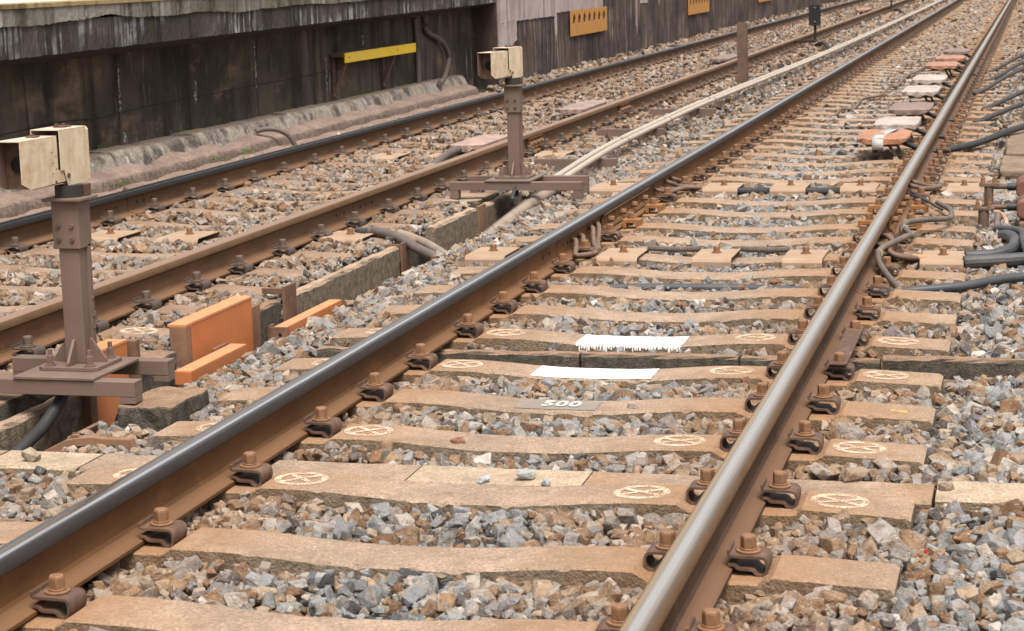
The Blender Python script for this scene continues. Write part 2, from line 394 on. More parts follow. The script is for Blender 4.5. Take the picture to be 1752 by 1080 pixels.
# ------------------------------------------------------------------ camera, light, world
cam = bpy.data.cameras.new('camera'); co = bpy.data.objects.new('camera', cam); COL.objects.link(co)
fw = Vector((-math.sin(YAW) * math.cos(PITCH), math.cos(YAW) * math.cos(PITCH), -math.sin(PITCH)))
rt = Vector((math.cos(YAW), math.sin(YAW), 0)); up = rt.cross(fw)
r2 = math.cos(ROLL) * rt + math.sin(ROLL) * up; u2 = -math.sin(ROLL) * rt + math.cos(ROLL) * up
co.matrix_world = Matrix(((r2.x, u2.x, -fw.x, CAMP[0]), (r2.y, u2.y, -fw.y, CAMP[1]), (r2.z, u2.z, -fw.z, CAMP[2]), (0, 0, 0, 1)))
cam.sensor_width = 36; cam.lens = 36 * FPX / 1752; cam.clip_start = .1; cam.clip_end = 600
cam.dof.use_dof = True; cam.dof.focus_distance = 7.6; cam.dof.aperture_fstop = 13
scene.camera = co

SUN_EL, SUN_AZ = R(66), R(150)     # azimuth measured from +Y towards +X: light comes from the right, slightly behind the camera
w = bpy.data.worlds.new('World'); scene.world = w; w.use_nodes = True
nt = w.node_tree; bg = nt.nodes['Background']
sky = nt.nodes.new('ShaderNodeTexSky'); sky.sky_type = 'NISHITA'; sky.sun_disc = False
sky.sun_elevation = SUN_EL; sky.sun_rotation = SUN_AZ; sky.dust_density = 4; sky.air_density = 1.3
hs = nt.nodes.new('ShaderNodeHueSaturation'); hs.inputs['Saturation'].default_value = .14
nt.links.new(sky.outputs[0], hs.inputs['Color']); nt.links.new(hs.outputs[0], bg.inputs['Color'])
bg.inputs['Strength'].default_value = .105
sun = bpy.data.lights.new('sun', 'SUN'); so = bpy.data.objects.new('sun', sun); COL.objects.link(so)
sun.energy = 2.7; sun.angle = R(34); sun.color = (1, .95, .88)
sd = Vector((math.sin(SUN_AZ) * math.cos(SUN_EL), math.cos(SUN_AZ) * math.cos(SUN_EL), math.sin(SUN_EL)))
so.rotation_euler = sd.to_track_quat('Z', 'Y').to_euler()
so.location = (5, -5, 12)
scene.view_settings.view_transform = 'Standard'; scene.view_settings.look = 'None'
scene.view_settings.exposure = 0.93; scene.view_settings.gamma = 1

# ------------------------------------------------------------------ sleepers, clips, rails
XR = .75; LTX = -3.06
def zt(x):
    u = abs(x)
    if u < .50:
        return .010 - .021 * (.5 + .5 * math.cos(math.pi * min(1, max(0, u - .08) / .42))) + .002 * u / .5
    if u < .585: return .012
    if u < .615: return .012 - .018 * (u - .585) / .03
    if u < .885: return -.006
    if u < .915: return -.006 + .018 * (u - .885) / .03
    return .012 - .012 * (u - .915) / .285

def sleeper_mesh(seed, baked=False, mat='sleeper'):
    rng = random.Random(seed); b = MB()
    xs = sorted(set([round(-1.2 + .02 * i, 4) for i in range(121)] + [s * v for s in (-1, 1) for v in (.585, .615, .885, .915)]))
    ring = []
    for x in xs:
        e = .012 if abs(x) > 1.199 else 0
        z = zt(x) - e * .6
        jit = lambda a: rng.uniform(-a, a)
        hw = .096; c = .005
        chip = rng.random() < .16; k_ = rng.uniform(.002, .009) if chip else 0
        prof = [(-.112, -.17), (-hw - .002 + jit(.0008), z - c + jit(.0008) - k_), (-hw + c + jit(.0008) + k_, z + jit(.0004)), (0, z + jit(.0004)), (hw - c + jit(.0008), z + jit(.0004)),
                (hw + .002 + jit(.0008), z - c + jit(.0008)), (.112, -.17)]
        xx = x - math.copysign(e * .5, x) if e else x
        ring.append([(xx, p[0], p[1]) for p in prof])
    n = 7; vs = [p for r in ring for p in r]
    fs = [(i * n + j, i * n + j + 1, (i + 1) * n + j + 1, (i + 1) * n + j) for i in range(len(xs) - 1) for j in range(n - 1)]
    fs += [tuple(range(n)), tuple(range((len(xs) - 1) * n, len(xs) * n))]
    b.add(vs, fs, 0)
    if baked:
        for s in (-1, 1):
            for q in (-1, 1):
                clip_shape(b, s * XR, q, 1, low=True); bolt_shape(b, s * XR + q * .097, 2, low=True)
    return b.mesh('concrete_sleeper', [M[mat], M['clip_dark'], M['bolt_dark']])

CLIP = [(.054, .0195), (.066, .0192), (.0705, .0170), (.075, .0118), (.081, .0100), (.108, .0094), (.114, .0070), (.119, .0005), (.1245, -.0045), (.131, -.0055), (.1375, -.0025), (.1425, .0045), (.1450, .0140), (.1452, .0250), (.1425, .0330), (.137, .0378), (.129, .0395), (.060, .0402), (.0555, .0420), (.0540, .0465), (.0536, .0540)]
def clip_shape(b, ox, q, m=0, low=False, w=.043):
    pts = CLIP[::3] + [CLIP[-1]] if low else CLIP
    P = [Vector((p[0], p[1])) for p in pts]; th = .0064; L_, R_ = [], []
    for i, p in enumerate(P):
        t = (P[min(i + 1, len(P) - 1)] - P[max(i - 1, 0)]).normalized(); nn = Vector((-t.y, t.x))
        L_.append(p + nn * th / 2); R_.append(p - nn * th / 2)
    n = len(P); vs = []
    for y in (-w, w):
        vs += [(ox + q * p.x, y, p.y) for p in L_] + [(ox + q * p.x, y, p.y) for p in R_]
    o = 2 * n; fs = []
    for i in range(n - 1):
        fs += [(i, i + 1, o + i + 1, o + i), (n + i, o + n + i, o + n + i + 1, n + i + 1), (i, n + i, n + i + 1, i + 1), (o + i, o + i + 1, o + n + i + 1, o + n + i)]
    fs += [(0, o, o + n, n), (n - 1, 2 * n - 1, o + 2 * n - 1, o + n - 1)]
    b.add(vs, fs, m)
def bolt_shape(b, ox, m=0, low=False, rot=0):
    if low: b.cyl((ox, 0, .048), .018, .036, 6, m)
    else: b.bolt((ox, 0, .0437), .0195, .030, m, rot)

def one(fn, name, mats, smooth=None):
    b = MB(); fn(b); return b.mesh(name, mats, smooth)
CL = {}
for key, mats in (('a', ('clip', 'bolt')), ('d', ('clip_dark', 'bolt_dark'))):
    CL[key] = ({q: one(lambda b: clip_shape(b, 0, q), 'rail_clip', M[mats[0]], 40) for q in (-1, 1)},
               [one(lambda b, r=r: bolt_shape(b, 0, 0, rot=r), 'bolt', M[mats[1]], 40) for r in (.1, .5, .9)])
def block_shape(b, q):
    x0, x1 = sorted((q * .068, q * .165)); b.box(x0, x1, -.045, .045, .026, .046)
    for a, c in ((.068, .088), (.138, .165)):
        u, v = sorted((q * a, q * c)); b.box(u, v, -.045, .045, .0, .026)
BLOCK = {q: one(lambda b: block_shape(b, q), 'clamp_block', M['block_rust']) for q in (-1, 1)}

SM = [sleeper_mesh(i) for i in range(4)]; SF = [sleeper_mesh(10 + i, True) for i in range(2)]; SMB = [sleeper_mesh(20 + i, False, 'sleeper_brown') for i in range(4)]; SFB = [sleeper_mesh(30 + i, True, 'sleeper_brown') for i in range(2)]
NUMS = 'first second third fourth fifth sixth seventh eighth ninth tenth eleventh twelfth thirteenth fourteenth fifteenth sixteenth seventeenth eighteenth nineteenth twentieth'.split()
RT = [3.45, 4.019, 4.593, 5.199, 5.799, 6.328, 6.858, 7.493, 8.04, 8.583, 9.149, 9.63, 10.24, 10.76, 11.42, 11.95, 12.58, 13.15, 13.68]
while RT[-1] < 66: RT.append(RT[-1] + .57)
LT = [4.65, 5.2, 5.75, 6.3, 6.85, 7.4, 7.92, 8.47, 8.99, 9.57, 10.15, 10.71, 11.33, 11.91, 12.45, 12.96, 13.55, 14.19, 14.8, 15.35, 15.89, 16.5, 17.11, 17.66, 18.24]
while LT[-1] < 66: LT.append(LT[-1] + .57)
RLAB = {3.45: 'plain concrete sleeper cut by the bottom edge, below the nearest left clip', 4.019: 'plain concrete sleeper nearest whole one, without white circles',
        4.593: 'plain concrete sleeper just in front of the flush slabs sleeper', 5.199: 'concrete sleeper with crossed white circles touching the flush concrete slabs',
        5.799: 'concrete sleeper with crossed white circles between the flush slabs and the 500 sleeper', 6.328: 'concrete sleeper with a grey patch stencilled 500',
        6.858: 'white-topped concrete sleeper on the near side of the cross drain', 7.493: 'white-topped sleeper with dripped paint beyond the cross drain',
        8.04: 'plain concrete sleeper directly beyond the white-topped one with drips', 8.583: 'plain concrete sleeper directly in front of the dark blue hose under the rails',
        9.149: 'plain concrete sleeper between the dark hose and the nearer row of tan covers', 9.63: 'concrete sleeper carrying the nearer row of tan steel covers',
        12.58: 'concrete sleeper carrying the farther row of tan steel covers'}
SLEEPERS = {}
def place_sleeper(i, y, x, side, label, group):
    near = y < 19
    me = (SM if side > 0 else SMB)[i % 4] if near else (SF if side > 0 else SFB)[i % 2]
    o = link('concrete_sleeper', me); o.location = (x, y, 0)
    if i % 3 == 1: o.rotation_euler = (0, 0, math.pi)
    flip = -1 if i % 3 == 1 else 1
    tag(o, label, 'sleeper', group)
    rr = random.Random(i * 7 + int(side * 100))
    if near:
        for s in (-1, 1):
            for q in (-1, 1):
                dark = side < 0
                cset = CL['d' if dark else 'a']
                if side > 0 and (10.5 < y < 11.6):
                    c = link('rail_clamp', BLOCK[q], o, .002); c.location = (flip * s * XR, 0, 0); 
                    if flip < 0: c.rotation_euler = (0, 0, math.pi)
                    bt = link('bolt', cset[1][rr.randrange(3)], c, .0012, 2, (q * .108, 0, -.003))
                    continue
                c = link('rail_clip', cset[0][q], o); c.location = (flip * s * XR, 0, 0)
                if flip < 0: c.rotation_euler = (0, 0, math.pi)
                bt = link('bolt', cset[1][rr.randrange(3)], c, .0012, 2, (q * .097, rr.uniform(-.003, .003), 0))
    return o
nr = nl = 0
for i, y in enumerate(RT):
    if y in RLAB: lab = RLAB[y]
    elif y < 12.5: lab = 'concrete sleeper of the right track, %s beyond the nearer row of tan covers' % NUMS[sum(1 for v in RT if 9.63 < v <= y) - 1]
    elif y < 24: lab = 'concrete sleeper of the right track, %s beyond the farther row of tan covers' % NUMS[sum(1 for v in RT if 12.58 < v <= y) - 1]
    else: lab = 'dusty far sleeper of the right track, beyond the wrapped boxes'
    SLEEPERS[('r', round(y, 3))] = place_sleeper(i, y, 0, 1, lab, 'far sleepers of the right track' if y >= 24 else 'sleepers of the right track')
for i, y in enumerate(LT):
    if y < 6.5: lab = 'brown concrete sleeper of the left track, %s nearer than the one with a worn circle' % NUMS[sum(1 for v in LT if y <= v < 6.5) - 1]
    elif y == 6.85: lab = 'brown sleeper of the left track with a worn white circle, behind the nearer post'
    elif y == 7.4: lab = 'brown sleeper of the left track with a worn white circle, by the big orange panel'
    elif y == 10.15: lab = 'brown sleeper of the left track carrying the nearer tan covers'
    elif y < 10.15: lab = 'dusty brown sleeper of the left track, %s beyond the big orange panel' % NUMS[sum(1 for v in LT if 7.5 < v <= y) - 1]
    elif y < 22: lab = 'dusty brown sleeper of the left track, %s beyond its nearer tan covers' % NUMS[min(19, sum(1 for v in LT if 10.2 < v <= y) - 1)]
    else: lab = 'dusty far sleeper of the left track, beyond the second signal post'
    SLEEPERS[('l', round(y, 3))] = place_sleeper(i + 1, y, LTX, -1, lab, 'far sleepers of the left track' if y >= 22 else 'sleepers of the left track')

def conform(name, x, y, polys, mat, parent, up=.0018):
    """thin painted layer that follows the top of a sleeper: polys are grids of (dx,dy)"""
    b = MB()
    for g in polys:
        nr_, nc = len(g), len(g[0]); vs = [(p[0], p[1] - y, zt(p[0]) + up) for r in g for p in r]
        b.add(vs, [(i * nc + j, i * nc + j + 1, (i + 1) * nc + j + 1, (i + 1) * nc + j) for i in range(nr_ - 1) for j in range(nc - 1)])
    me = b.mesh(name, mat); o = link(name, me, parent)
    if abs(parent.rotation_euler[2]) > 1: o.rotation_euler = (0, 0, math.pi)
    return o
def circle_mark(key, cx, rx=.068, ry=.062, rot=.8):
    o = SLEEPERS[key]; y = 0
    ring = [[(cx + (rx + k * .019) * math.cos(a), (ry + k * .021) * math.sin(a)) for k in (-.5, 0, .5)] for a in [2 * math.pi * i / 28 for i in range(29)]]
    bars = []
    for s in (1, -1):
        a = s * rot; d = (math.cos(a), math.sin(a)); nn = (-d[1], d[0])
        bars.append([[(cx + d[0] * t * rx + nn[0] * w_, d[1] * t * ry + nn[1] * w_) for w_ in (-.008, .008)] for t in [-1 + .2 * k for k in range(11)]])
    c = conform('painted_circle', cx, 0, [ring], M['mark'], o); conform('painted_cross', cx, 0, bars, M['mark'], o, .0024)
for y in (5.199, 5.799, 6.858, 7.493):
    for cx in (-.50, .475, 1.005, -.995):
        circle_mark(('r', y), cx, rot=.55 if cx > 0 else .8)
for y in (6.85, 7.4):
    for cx in (1.05,): circle_mark(('l', y), cx)
# white tops and the grey 500 patch
rr = random.Random(3)
def patch(key, x0, x1, mat, ya=-.09, yb=.088, drips=False, name='white_paint'):
    o = SLEEPERS[key]; n = 26
    g = [[(x0 + (x1 - x0) * i / n + (rr.uniform(-.002, .002) if i in (0, n) else 0), ya + (yb - ya) * k / 4 + (rr.uniform(-.001, .001) if k == 4 else 0)) for k in range(5)] for i in range(n + 1)]
    conform(name, 0, 0, [g], mat, o)
    if drips:
        b = MB(); x = x0
        while x < x1 - .004:
            wd = rr.uniform(.004, .012); d = rr.choice((.006, .01, .014, .02, .028)) * (1 if key[1] > 7 else .4); z = zt(x) + .0016
            b.add([(x, -.0895, z), (x + wd, -.0895, z), (x + wd, -.1, z - .0055), (x + wd * .75, -.1005 - d * .09, z - .005 - d), (x + wd * .2, -.1005 - d * .09, z - .005 - d), (x, -.1, z - .0055)], [(0, 1, 2, 5), (5, 2, 3, 4)])
            x += wd + rr.choice((0, 0, .002, .005))
        p = b.build('paint_drips', mat, o)
        if abs(o.rotation_euler[2]) > 1: p.rotation_euler = (0, 0, math.pi)
patch(('r', 6.858), -.225, .205, M['white'], drips=False)
patch(('r', 7.493), -.20, .21, M['white'], drips=True)
patch(('r', 6.328), -.155, .115, M['grey_plate'], -.06, .075, name='grey_patch')
patch(('l', 8.47), -.75 + 1.0, -.75 + 1.33, M['grey_plate'], -.06, .07, name='grey_patch')
patch(('r', 6.328), 1.06, 1.11, M['yellow_mark'], -.03, .0, name='yellow_mark')
fc = bpy.data.curves.new('stencil_number', 'FONT'); fc.body = '500'; fc.size = .085; fc.align_x = 'CENTER'; fc.align_y = 'CENTER'; fc.space_character = 1.12; fc.offset = .0025
fo = bpy.data.objects.new('stencil_number', fc); COL.objects.link(fo)
dg = bpy.context.evaluated_depsgraph_get(); me = bpy.data.meshes.new_from_object(fo.evaluated_get(dg)); bpy.data.objects.remove(fo)
me.materials.clear(); me.materials.append(M['stencil'])
sl = SLEEPERS[('r', 6.328)]; so_ = link('stencil_number', me, sl); 
fl = -1 if abs(sl.rotation_euler[2]) > 1 else 1
so_.location = (fl * -.01, fl * .008, zt(.01) + .0035 + .002)
so_.scale = (.95, 1.25, 1); so_.rotation_euler = (0, 0, 0 if fl > 0 else math.pi)

# rails (50 kg section)
HALF = [(.0635, 0), (.0635, .009), (.058, .0125), (.030, .0185), (.016, .024), (.0095, .033), (.0075, .048), (.0072, .085), (.009, .100), (.0155, .1085), (.0320, .1165), (.0328, .121), (.0322, .139), (.0295, .1465), (.0245, .1507), (.013, .1527)]
def rail_mesh(mw, ms, mt, side2=None):
    prof = [(-.0635, 0)] ; rgt = HALF[1:] ; lft = [(-x, z) for x, z in reversed(HALF[1:])]
    prof = [(-.0635, 0), (.0635, 0)] + rgt + [(0, .1530)] + lft
    # material per edge
    mats = []
    for i in range(len(prof)):
        a, c = prof[i], prof[(i + 1) % len(prof)]
        zm = (a[1] + c[1]) / 2; xm = abs(a[0] + c[0]) / 2
        mats.append(2 if zm > .1485 else (1 if zm > .1175 else 0))
    b = MB(); ys = [2.2 + 1.6 * i for i in range(46)]
    n = len(prof); vs = [(p[0], y, p[1]) for y in ys for p in prof]
    fs, ms_ = [], []
    for k in range(len(ys) - 1):
        for i in range(n):
            j = (i + 1) % n; fs.append((k * n + i, k * n + j, (k + 1) * n + j, (k + 1) * n + i)); ms_.append(mats[i])
    bidx = len(b.f); b.add(vs, fs); b.m[bidx:] = ms_
    b.add([], [])
    b.f.append(tuple(reversed(range(n)))); b.m.append(0); b.f.append(tuple(range((len(ys) - 1) * n, len(ys) * n))); b.m.append(0)
    return b.mesh('rail', [mw, ms, mt], 28)
def rail(x, label, mw, ms, mt):
    o = link('rail', rail_mesh(M[mw], M[ms], M[mt])); o.location = (x, 0, 0)
    return tag(o, label, 'rail', 'rails')
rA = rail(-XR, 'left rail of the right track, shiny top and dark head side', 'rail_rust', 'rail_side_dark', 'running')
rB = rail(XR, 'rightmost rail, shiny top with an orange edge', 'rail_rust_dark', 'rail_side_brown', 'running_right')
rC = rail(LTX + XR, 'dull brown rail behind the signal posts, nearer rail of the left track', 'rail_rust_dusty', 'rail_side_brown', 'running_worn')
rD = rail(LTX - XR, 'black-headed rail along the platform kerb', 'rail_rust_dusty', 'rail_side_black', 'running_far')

def weld(parent, y):
    b = MB(); g = .004
    P = [(x + (g if x > .02 else g), z) for x, z in HALF[1:12]]
    for s in (1,):
        q = [(.0655, .004), (.0655, .0135), (.058, .0165), (.031, .0228), (.0185, .029), (.0135, .037), (.0115, .05), (.0112, .084), (.013, .098), (.017, .106), (.005, .106), (.005, .004)]
        b.prism(q, y - .012, y + .012)
    b.build('rail_weld', M['rail_rust'], parent, bevel=.003)
    for dy in (-.30, -.17, .12, .22, .33):
        c = MB(); c.cyl((.0070, y + dy, .068), .011, .0012, 12, 0, 'x'); c.build('bolt_hole', M['cavity_shade'], parent)  # flat dark disc: the hole's shade is painted, the web is uncut
weld(rA, 9.42); weld(rB, 8.52); weld(rC, 10.95); weld(rD, 11.15)

def fishplate(parent, y0, y1, q=1, nb=4):
    b = MB()
    prof = [(.010, .030), (.034, .0205), (.040, .026), (.030, .040), (.020, .046), (.020, .088), (.030, .098), (.034, .106), (.030, .113), (.012, .106)]
    b.prism([(q * x, z) for x, z in prof], y0, y1)
    f = b.build('fishplate', M['rail_rust'], parent, bevel=.0025)
    for k in range(nb):
        y = y0 + (y1 - y0) * (k + .5) / nb
        c = MB(); c.bolt((q * .020, y, .067), .0165, .022 if q > 0 else .022, 0, .3, 'x')
        bo = c.build('bolt', M['bolt'], f, bevel=.001)
        if k % 2 == 0 and k + 1 < nb:
            d = MB(); d.box(.019, .028, y + (y1 - y0) / nb / 2 - .012, y + (y1 - y0) / nb / 2 + .012, .046, .09); d.build('rib', M['rail_rust'], f, bevel=.002)
fishplate(rA, 10.42, 11.72); fishplate(rB, 10.45, 11.75); fishplate(rC, 15.05, 15.5, nb=4); fishplate(rC, 18.6, 19.05, nb=4)
# ------------------------------------------------------------------ ground
TL, TR_ = -1.72, -1.50       # walls of the cable trough between the tracks
b = MB()
for x0, x1, y0, y1, z in ((-40, TL, -5, 400, -.085), (TR_, 40, -5, 400, -.085), (TL, TR_, 12.6, 400, -.085), (TL, TR_, -5, 12.6, -.21)):
    b.add([(x0, y0, z), (x1, y0, z), (x1, y1, z), (x0, y1, z)], [(0, 1, 2, 3)])
b.add([(TL, 12.6, -.21), (TR_, 12.6, -.21), (TR_, 12.6, -.085), (TL, 12.6, -.085)], [(0, 1, 2, 3)])
tag(b.build('ground', M['ground']), kind='structure')

# ------------------------------------------------------------------ platform and walls on the left
XF, XB = -4.70, -5.00        # fascia and recessed wall
Y0, Y1 = 8.0, 23.3
platform = thing('platform', 'weathered concrete station platform with dark recessed wall at top left', 'platform', (XF, Y0, 0))
def wall_sheet(y0, y1, z0f, z1f, x, ny, nz, jit=0, jb=0, jt=0, seed=0, thick=.05):
    """upright slab facing +X made as a grid; bottom and top edges may be ragged"""
    rg = random.Random(seed); b = MB(); vs = []
    for i in range(ny + 1):
        y = y0 + (y1 - y0) * i / ny; a, c = z0f(y) + rg.uniform(-jb, jb), z1f(y) + rg.uniform(-jt, jt)
        for k in range(nz + 1): vs.append((x + rg.uniform(-jit, jit), y, a + (c - a) * k / nz))
    nf = len(vs); fs = [(i * (nz + 1) + k, (i + 1) * (nz + 1) + k, (i + 1) * (nz + 1) + k + 1, i * (nz + 1) + k + 1) for i in range(ny) for k in range(nz)]
    back = []
    for i in range(ny + 1):
        for k in (0, nz): p = vs[i * (nz + 1) + k]; back.append((x - thick, p[1], p[2]))
    vs2 = vs + back
    for i in range(ny):
        A, B = i * (nz + 1), (i + 1) * (nz + 1); C, D = nf + 2 * i, nf + 2 * i + 2
        fs += [(A, C, D, B), (A + nz, B + nz, D + 1, C + 1), (C, C + 1, D + 1, D)]
    fs += [tuple(list(range(nz + 1)) + [nf + 1, nf]), tuple(list(range(ny * (nz + 1), ny * (nz + 1) + nz + 1)) + [nf + 2 * ny + 1, nf + 2 * ny])]
    return b.add(vs2, fs)
zf = lambda y: .93 + .0062 * (y - 11.2)
P0 = Vector((-XF, -Y0, 0))
def plat(b, name, mat, parent=platform, **k):
    b.v = [(p[0] - XF, p[1] - Y0, p[2]) for p in b.v]; return b.build(name, mat, parent, **k)
fas = plat(wall_sheet(Y0, Y1, zf, lambda y: 1.15, XF, 700, 5, .003, .0035, 0, 1, .4), 'fascia', M['fascia'])
plat(wall_sheet(Y0, Y1, lambda y: 1.137 + .006 * math.sin(y * 3.1) + .004 * math.sin(y * 7.3) * math.sin(y * 1.7) + (.03 * max(0, 1 - abs(y - 12.9) / .5) - .02 * max(0, 1 - abs(y - 15.2) / .6)), lambda y: 1.238, XF + .014, 700, 3, .002, .0035, 0, 2, .3), 'plaster_band', M['plaster'])
b = MB(); y = Y0; rg = random.Random(5)
while y < Y1:
    l = .93; b.box(XF - .32, XF + .022 + rg.uniform(-.004, .004), y, min(y + l, Y1) - .006, 1.239, 1.272); y += l
plat(b, 'coping', M['coping'], bevel=.004)
b = MB(); b.box(-12, XF - .325, Y0, 62, 1.15, 1.268); plat(b, 'deck', M['deck'])
zb_ = lambda y: .85 + .0062 * (y - 11.2)
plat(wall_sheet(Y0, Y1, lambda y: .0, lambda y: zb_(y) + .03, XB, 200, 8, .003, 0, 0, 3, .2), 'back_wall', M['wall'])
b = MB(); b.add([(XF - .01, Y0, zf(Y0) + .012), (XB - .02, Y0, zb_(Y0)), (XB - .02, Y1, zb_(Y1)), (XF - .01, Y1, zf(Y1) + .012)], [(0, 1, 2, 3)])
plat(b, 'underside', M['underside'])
# joints and cracks in the wall: narrow flat strips, a recess's shade put into near-black colour
def seam(pts, w_, parent=platform, mat='cavity_shade', x=XB):
    b = MB(); P = smooth_path([(x + .004, p[0], p[1]) for p in pts], 5); rgx = random.Random(len(pts) + int(pts[0][0] * 10))
    vs = []
    for i, p in enumerate(P):
        t = (P[min(i + 1, len(P) - 1)] - P[max(i - 1, 0)]).normalized(); n = Vector((0, -t.z, t.y)); j = rgx.uniform(.5, 1.3)
        vs += [p + n * w_ * j, p - n * w_ * j]
    b.add(vs, [(2 * i, 2 * i + 1, 2 * i + 3, 2 * i + 2) for i in range(len(P) - 1)])
    plat(b, 'wall_crack', M[mat], parent)
seam([(11.5, .42), (12.6, .45), (13.3, .43), (14.0, .455), (15.0, .46), (16.2, .475), (17.4, .48), (18.6, .50)], .0035)
seam([(16.35, .2), (16.34, .5), (16.37, .86)], .006)
seam([(12.2, .2), (12.22, .4), (12.19, .8)], .004)
seam([(19.9, .3), (19.92, .6), (19.9, .9)], .004)
seam([(15.55, .96), (15.5, 1.03), (15.53, 1.09), (15.49, 1.13)], .006, x=XF + .002)
seam([(12.55, 1.14), (12.5, 1.19), (12.53, 1.235)], .004, x=XF + .016)
# lime runs on the wall
limem = m_paint('lime_run', (.36, .34, .32), .46, .60, 30)
b = MB(); rg = random.Random(8)
for (yc, z0, z1, w_) in ((13.62, .40, .80, .028), (13.66, .22, .30, .035), (16.31, .45, .84, .022), (15.0, .42, .60, .035), (18.1, .30, .62, .03), (19.2, .5, .85, .03)):
    n = 14; vs = []
    for i in range(n + 1):
        z = z0 + (z1 - z0) * i / n; ww = w_ * (.35 + .65 * math.sin(math.pi * (i + .6) / (n + 1.2))) * rg.uniform(.6, 1.1); c = yc + rg.uniform(-.006, .006)
        vs += [(XB + .0075, c - ww, z), (XB + .0075, c + ww, z)]
    b = MB(); b.add(vs, [(2 * i, 2 * i + 1, 2 * i + 3, 2 * i + 2) for i in range(n)]); plat(b, 'lime_run', limem)
# moss tufts along the foot of the wall
b = MB(); rg = random.Random(12)
for yc, n in ((12.3, 26), (13.3, 30), (14.9, 60), (15.6, 34), (17.0, 30), (18.9, 60), (19.3, 40), (20.6, 24)):
    for k in range(n):
        y = yc + rg.gauss(0, .16); z = .20 + abs(rg.gauss(0, .03)); s = rg.uniform(.008, .022); a = rg.uniform(0, 6.28)
        x = XB + rg.uniform(.004, .03)
        d = Vector((rg.uniform(-.4, .6), math.cos(a), math.sin(a))) * s; e = Vector((.5, math.sin(a), rg.uniform(.2, 1))) * s
        b.add([Vector((x, y, z)), Vector((x, y, z)) + d, Vector((x, y, z)) + e], [(0, 1, 2)])
tag(plat(b, 'moss', M['moss']), kind='stuff')

# far wall, flush with the platform edge
far = thing('retaining_wall', 'sooty retaining wall with pale plaster top and ochre vents, beyond the platform recess', 'wall', (XF, Y1, 0))
def farp(b, name, mat, parent=far, **k):
    b.v = [(p[0] - XF, p[1] - Y1, p[2]) for p in b.v]; return b.build(name, mat, parent, **k)
YE = 75
farp(wall_sheet(Y1, YE, lambda y: -.05, lambda y: 1.25, XF, 240, 8, .004, 0, 0, 4, .5), 'wall_face', M['far_wall'])
def zpl(y):
    z = .76 if y < 26.3 else .80
    if y > 29.4: z = 1.05
    if 32.0 < y: z = .82 + .05 * math.sin(y * 1.3) + (.22 if 33.2 < y < 34.2 else 0)
    return z
farp(wall_sheet(Y1 + .003, 29.35, zpl, lambda y: 1.245, XF + .012, 110, 4, .003, .006, 0, 5, .04), 'plaster_band', M['far_plaster'])
farp(wall_sheet(32.3, YE, zpl, lambda y: 1.245, XF + .012, 140, 4, .003, .012, 0, 6, .04), 'plaster_band', M['far_plaster'])
farp(wall_sheet(Y1 + .003, 24.2, lambda y: .30 + .26 * (y - Y1), zpl, XF + .011, 16, 4, .003, .01, 0, 7, .04), 'plaster_patch', M['far_plaster'])
for yy, zl in ((26.25, .42), (31.9, .3), (33.9, .7)):
    farp(wall_sheet(yy, yy + .12, lambda y: zl + 2.5 * abs(y - yy - .06), lambda y: .84, XF + .010, 6, 4, .002, .01, 0, int(yy), .02), 'plaster_drip', M['far_plaster'])
b = MB(); b.box(-12, XF - .52, Y1, YE, 0, 1.14); farp(b, 'fill', M['underside'])
b = MB(); b.box(XF - .5, XF + .02, Y1 + .01, YE, 1.252, 1.285); farp(b, 'coping', M['deck'])
def vent(y0, y1, z0, z1, dz=0):
    """ochre plate with seven pointed openings cut through it"""
    bm = bmesh.new(); n = 7; x = XF + .03
    def loop(pts):
        vs = [bm.verts.new((x - XF, p[0] - Y1, p[1])) for p in pts]
        return [bm.edges.new((vs[i], vs[(i + 1) % len(vs)])) for i in range(len(vs))]
    es = loop([(y0, z0), (y1, z0 + dz), (y1, z1 + dz), (y0, z1)])
    L = y1 - y0
    for k in range(n):
        c = y0 + L * (k + .62) / (n + .25); w_ = L * .033; zz = z0 + dz * (c - y0) / L; H = z1 - z0
        es += loop([(c - w_, zz + H * .50), (c + w_, zz + H * .50), (c + w_ * 1.05, zz + H * .68), (c + w_ * .6, zz + H * .80), (c, zz + H * .90), (c - w_ * .6, zz + H * .80), (c - w_ * 1.05, zz + H * .68)])
    bmesh.ops.triangle_fill(bm, edges=es, use_beauty=True)
    me = bpy.data.meshes.new('vent_panel'); bm.to_mesh(me); bm.free(); me.materials.append(M['vent'])
    o = link('vent_panel', me, far)
    so = o.modifiers.new('Solidify', 'SOLIDIFY'); so.thickness = .015; so.offset = 0
    c = MB(); c.box(XF + .016, XF + .0185, y0 + .03, y1 - .03, z0 + .05, z1 - .01)
    c.v = [(p[0] - XF, p[1] - Y1, p[2]) for p in c.v]; c.build('vent_shade_sheet', M['cavity_shade'], o)  # near-black sheet behind the openings, their inner shade put into colour
vent(27.1, 29.5, .455, .80); vent(36.8, 39.2, .46, .80); vent(46.5, 48.9, .46, .80)

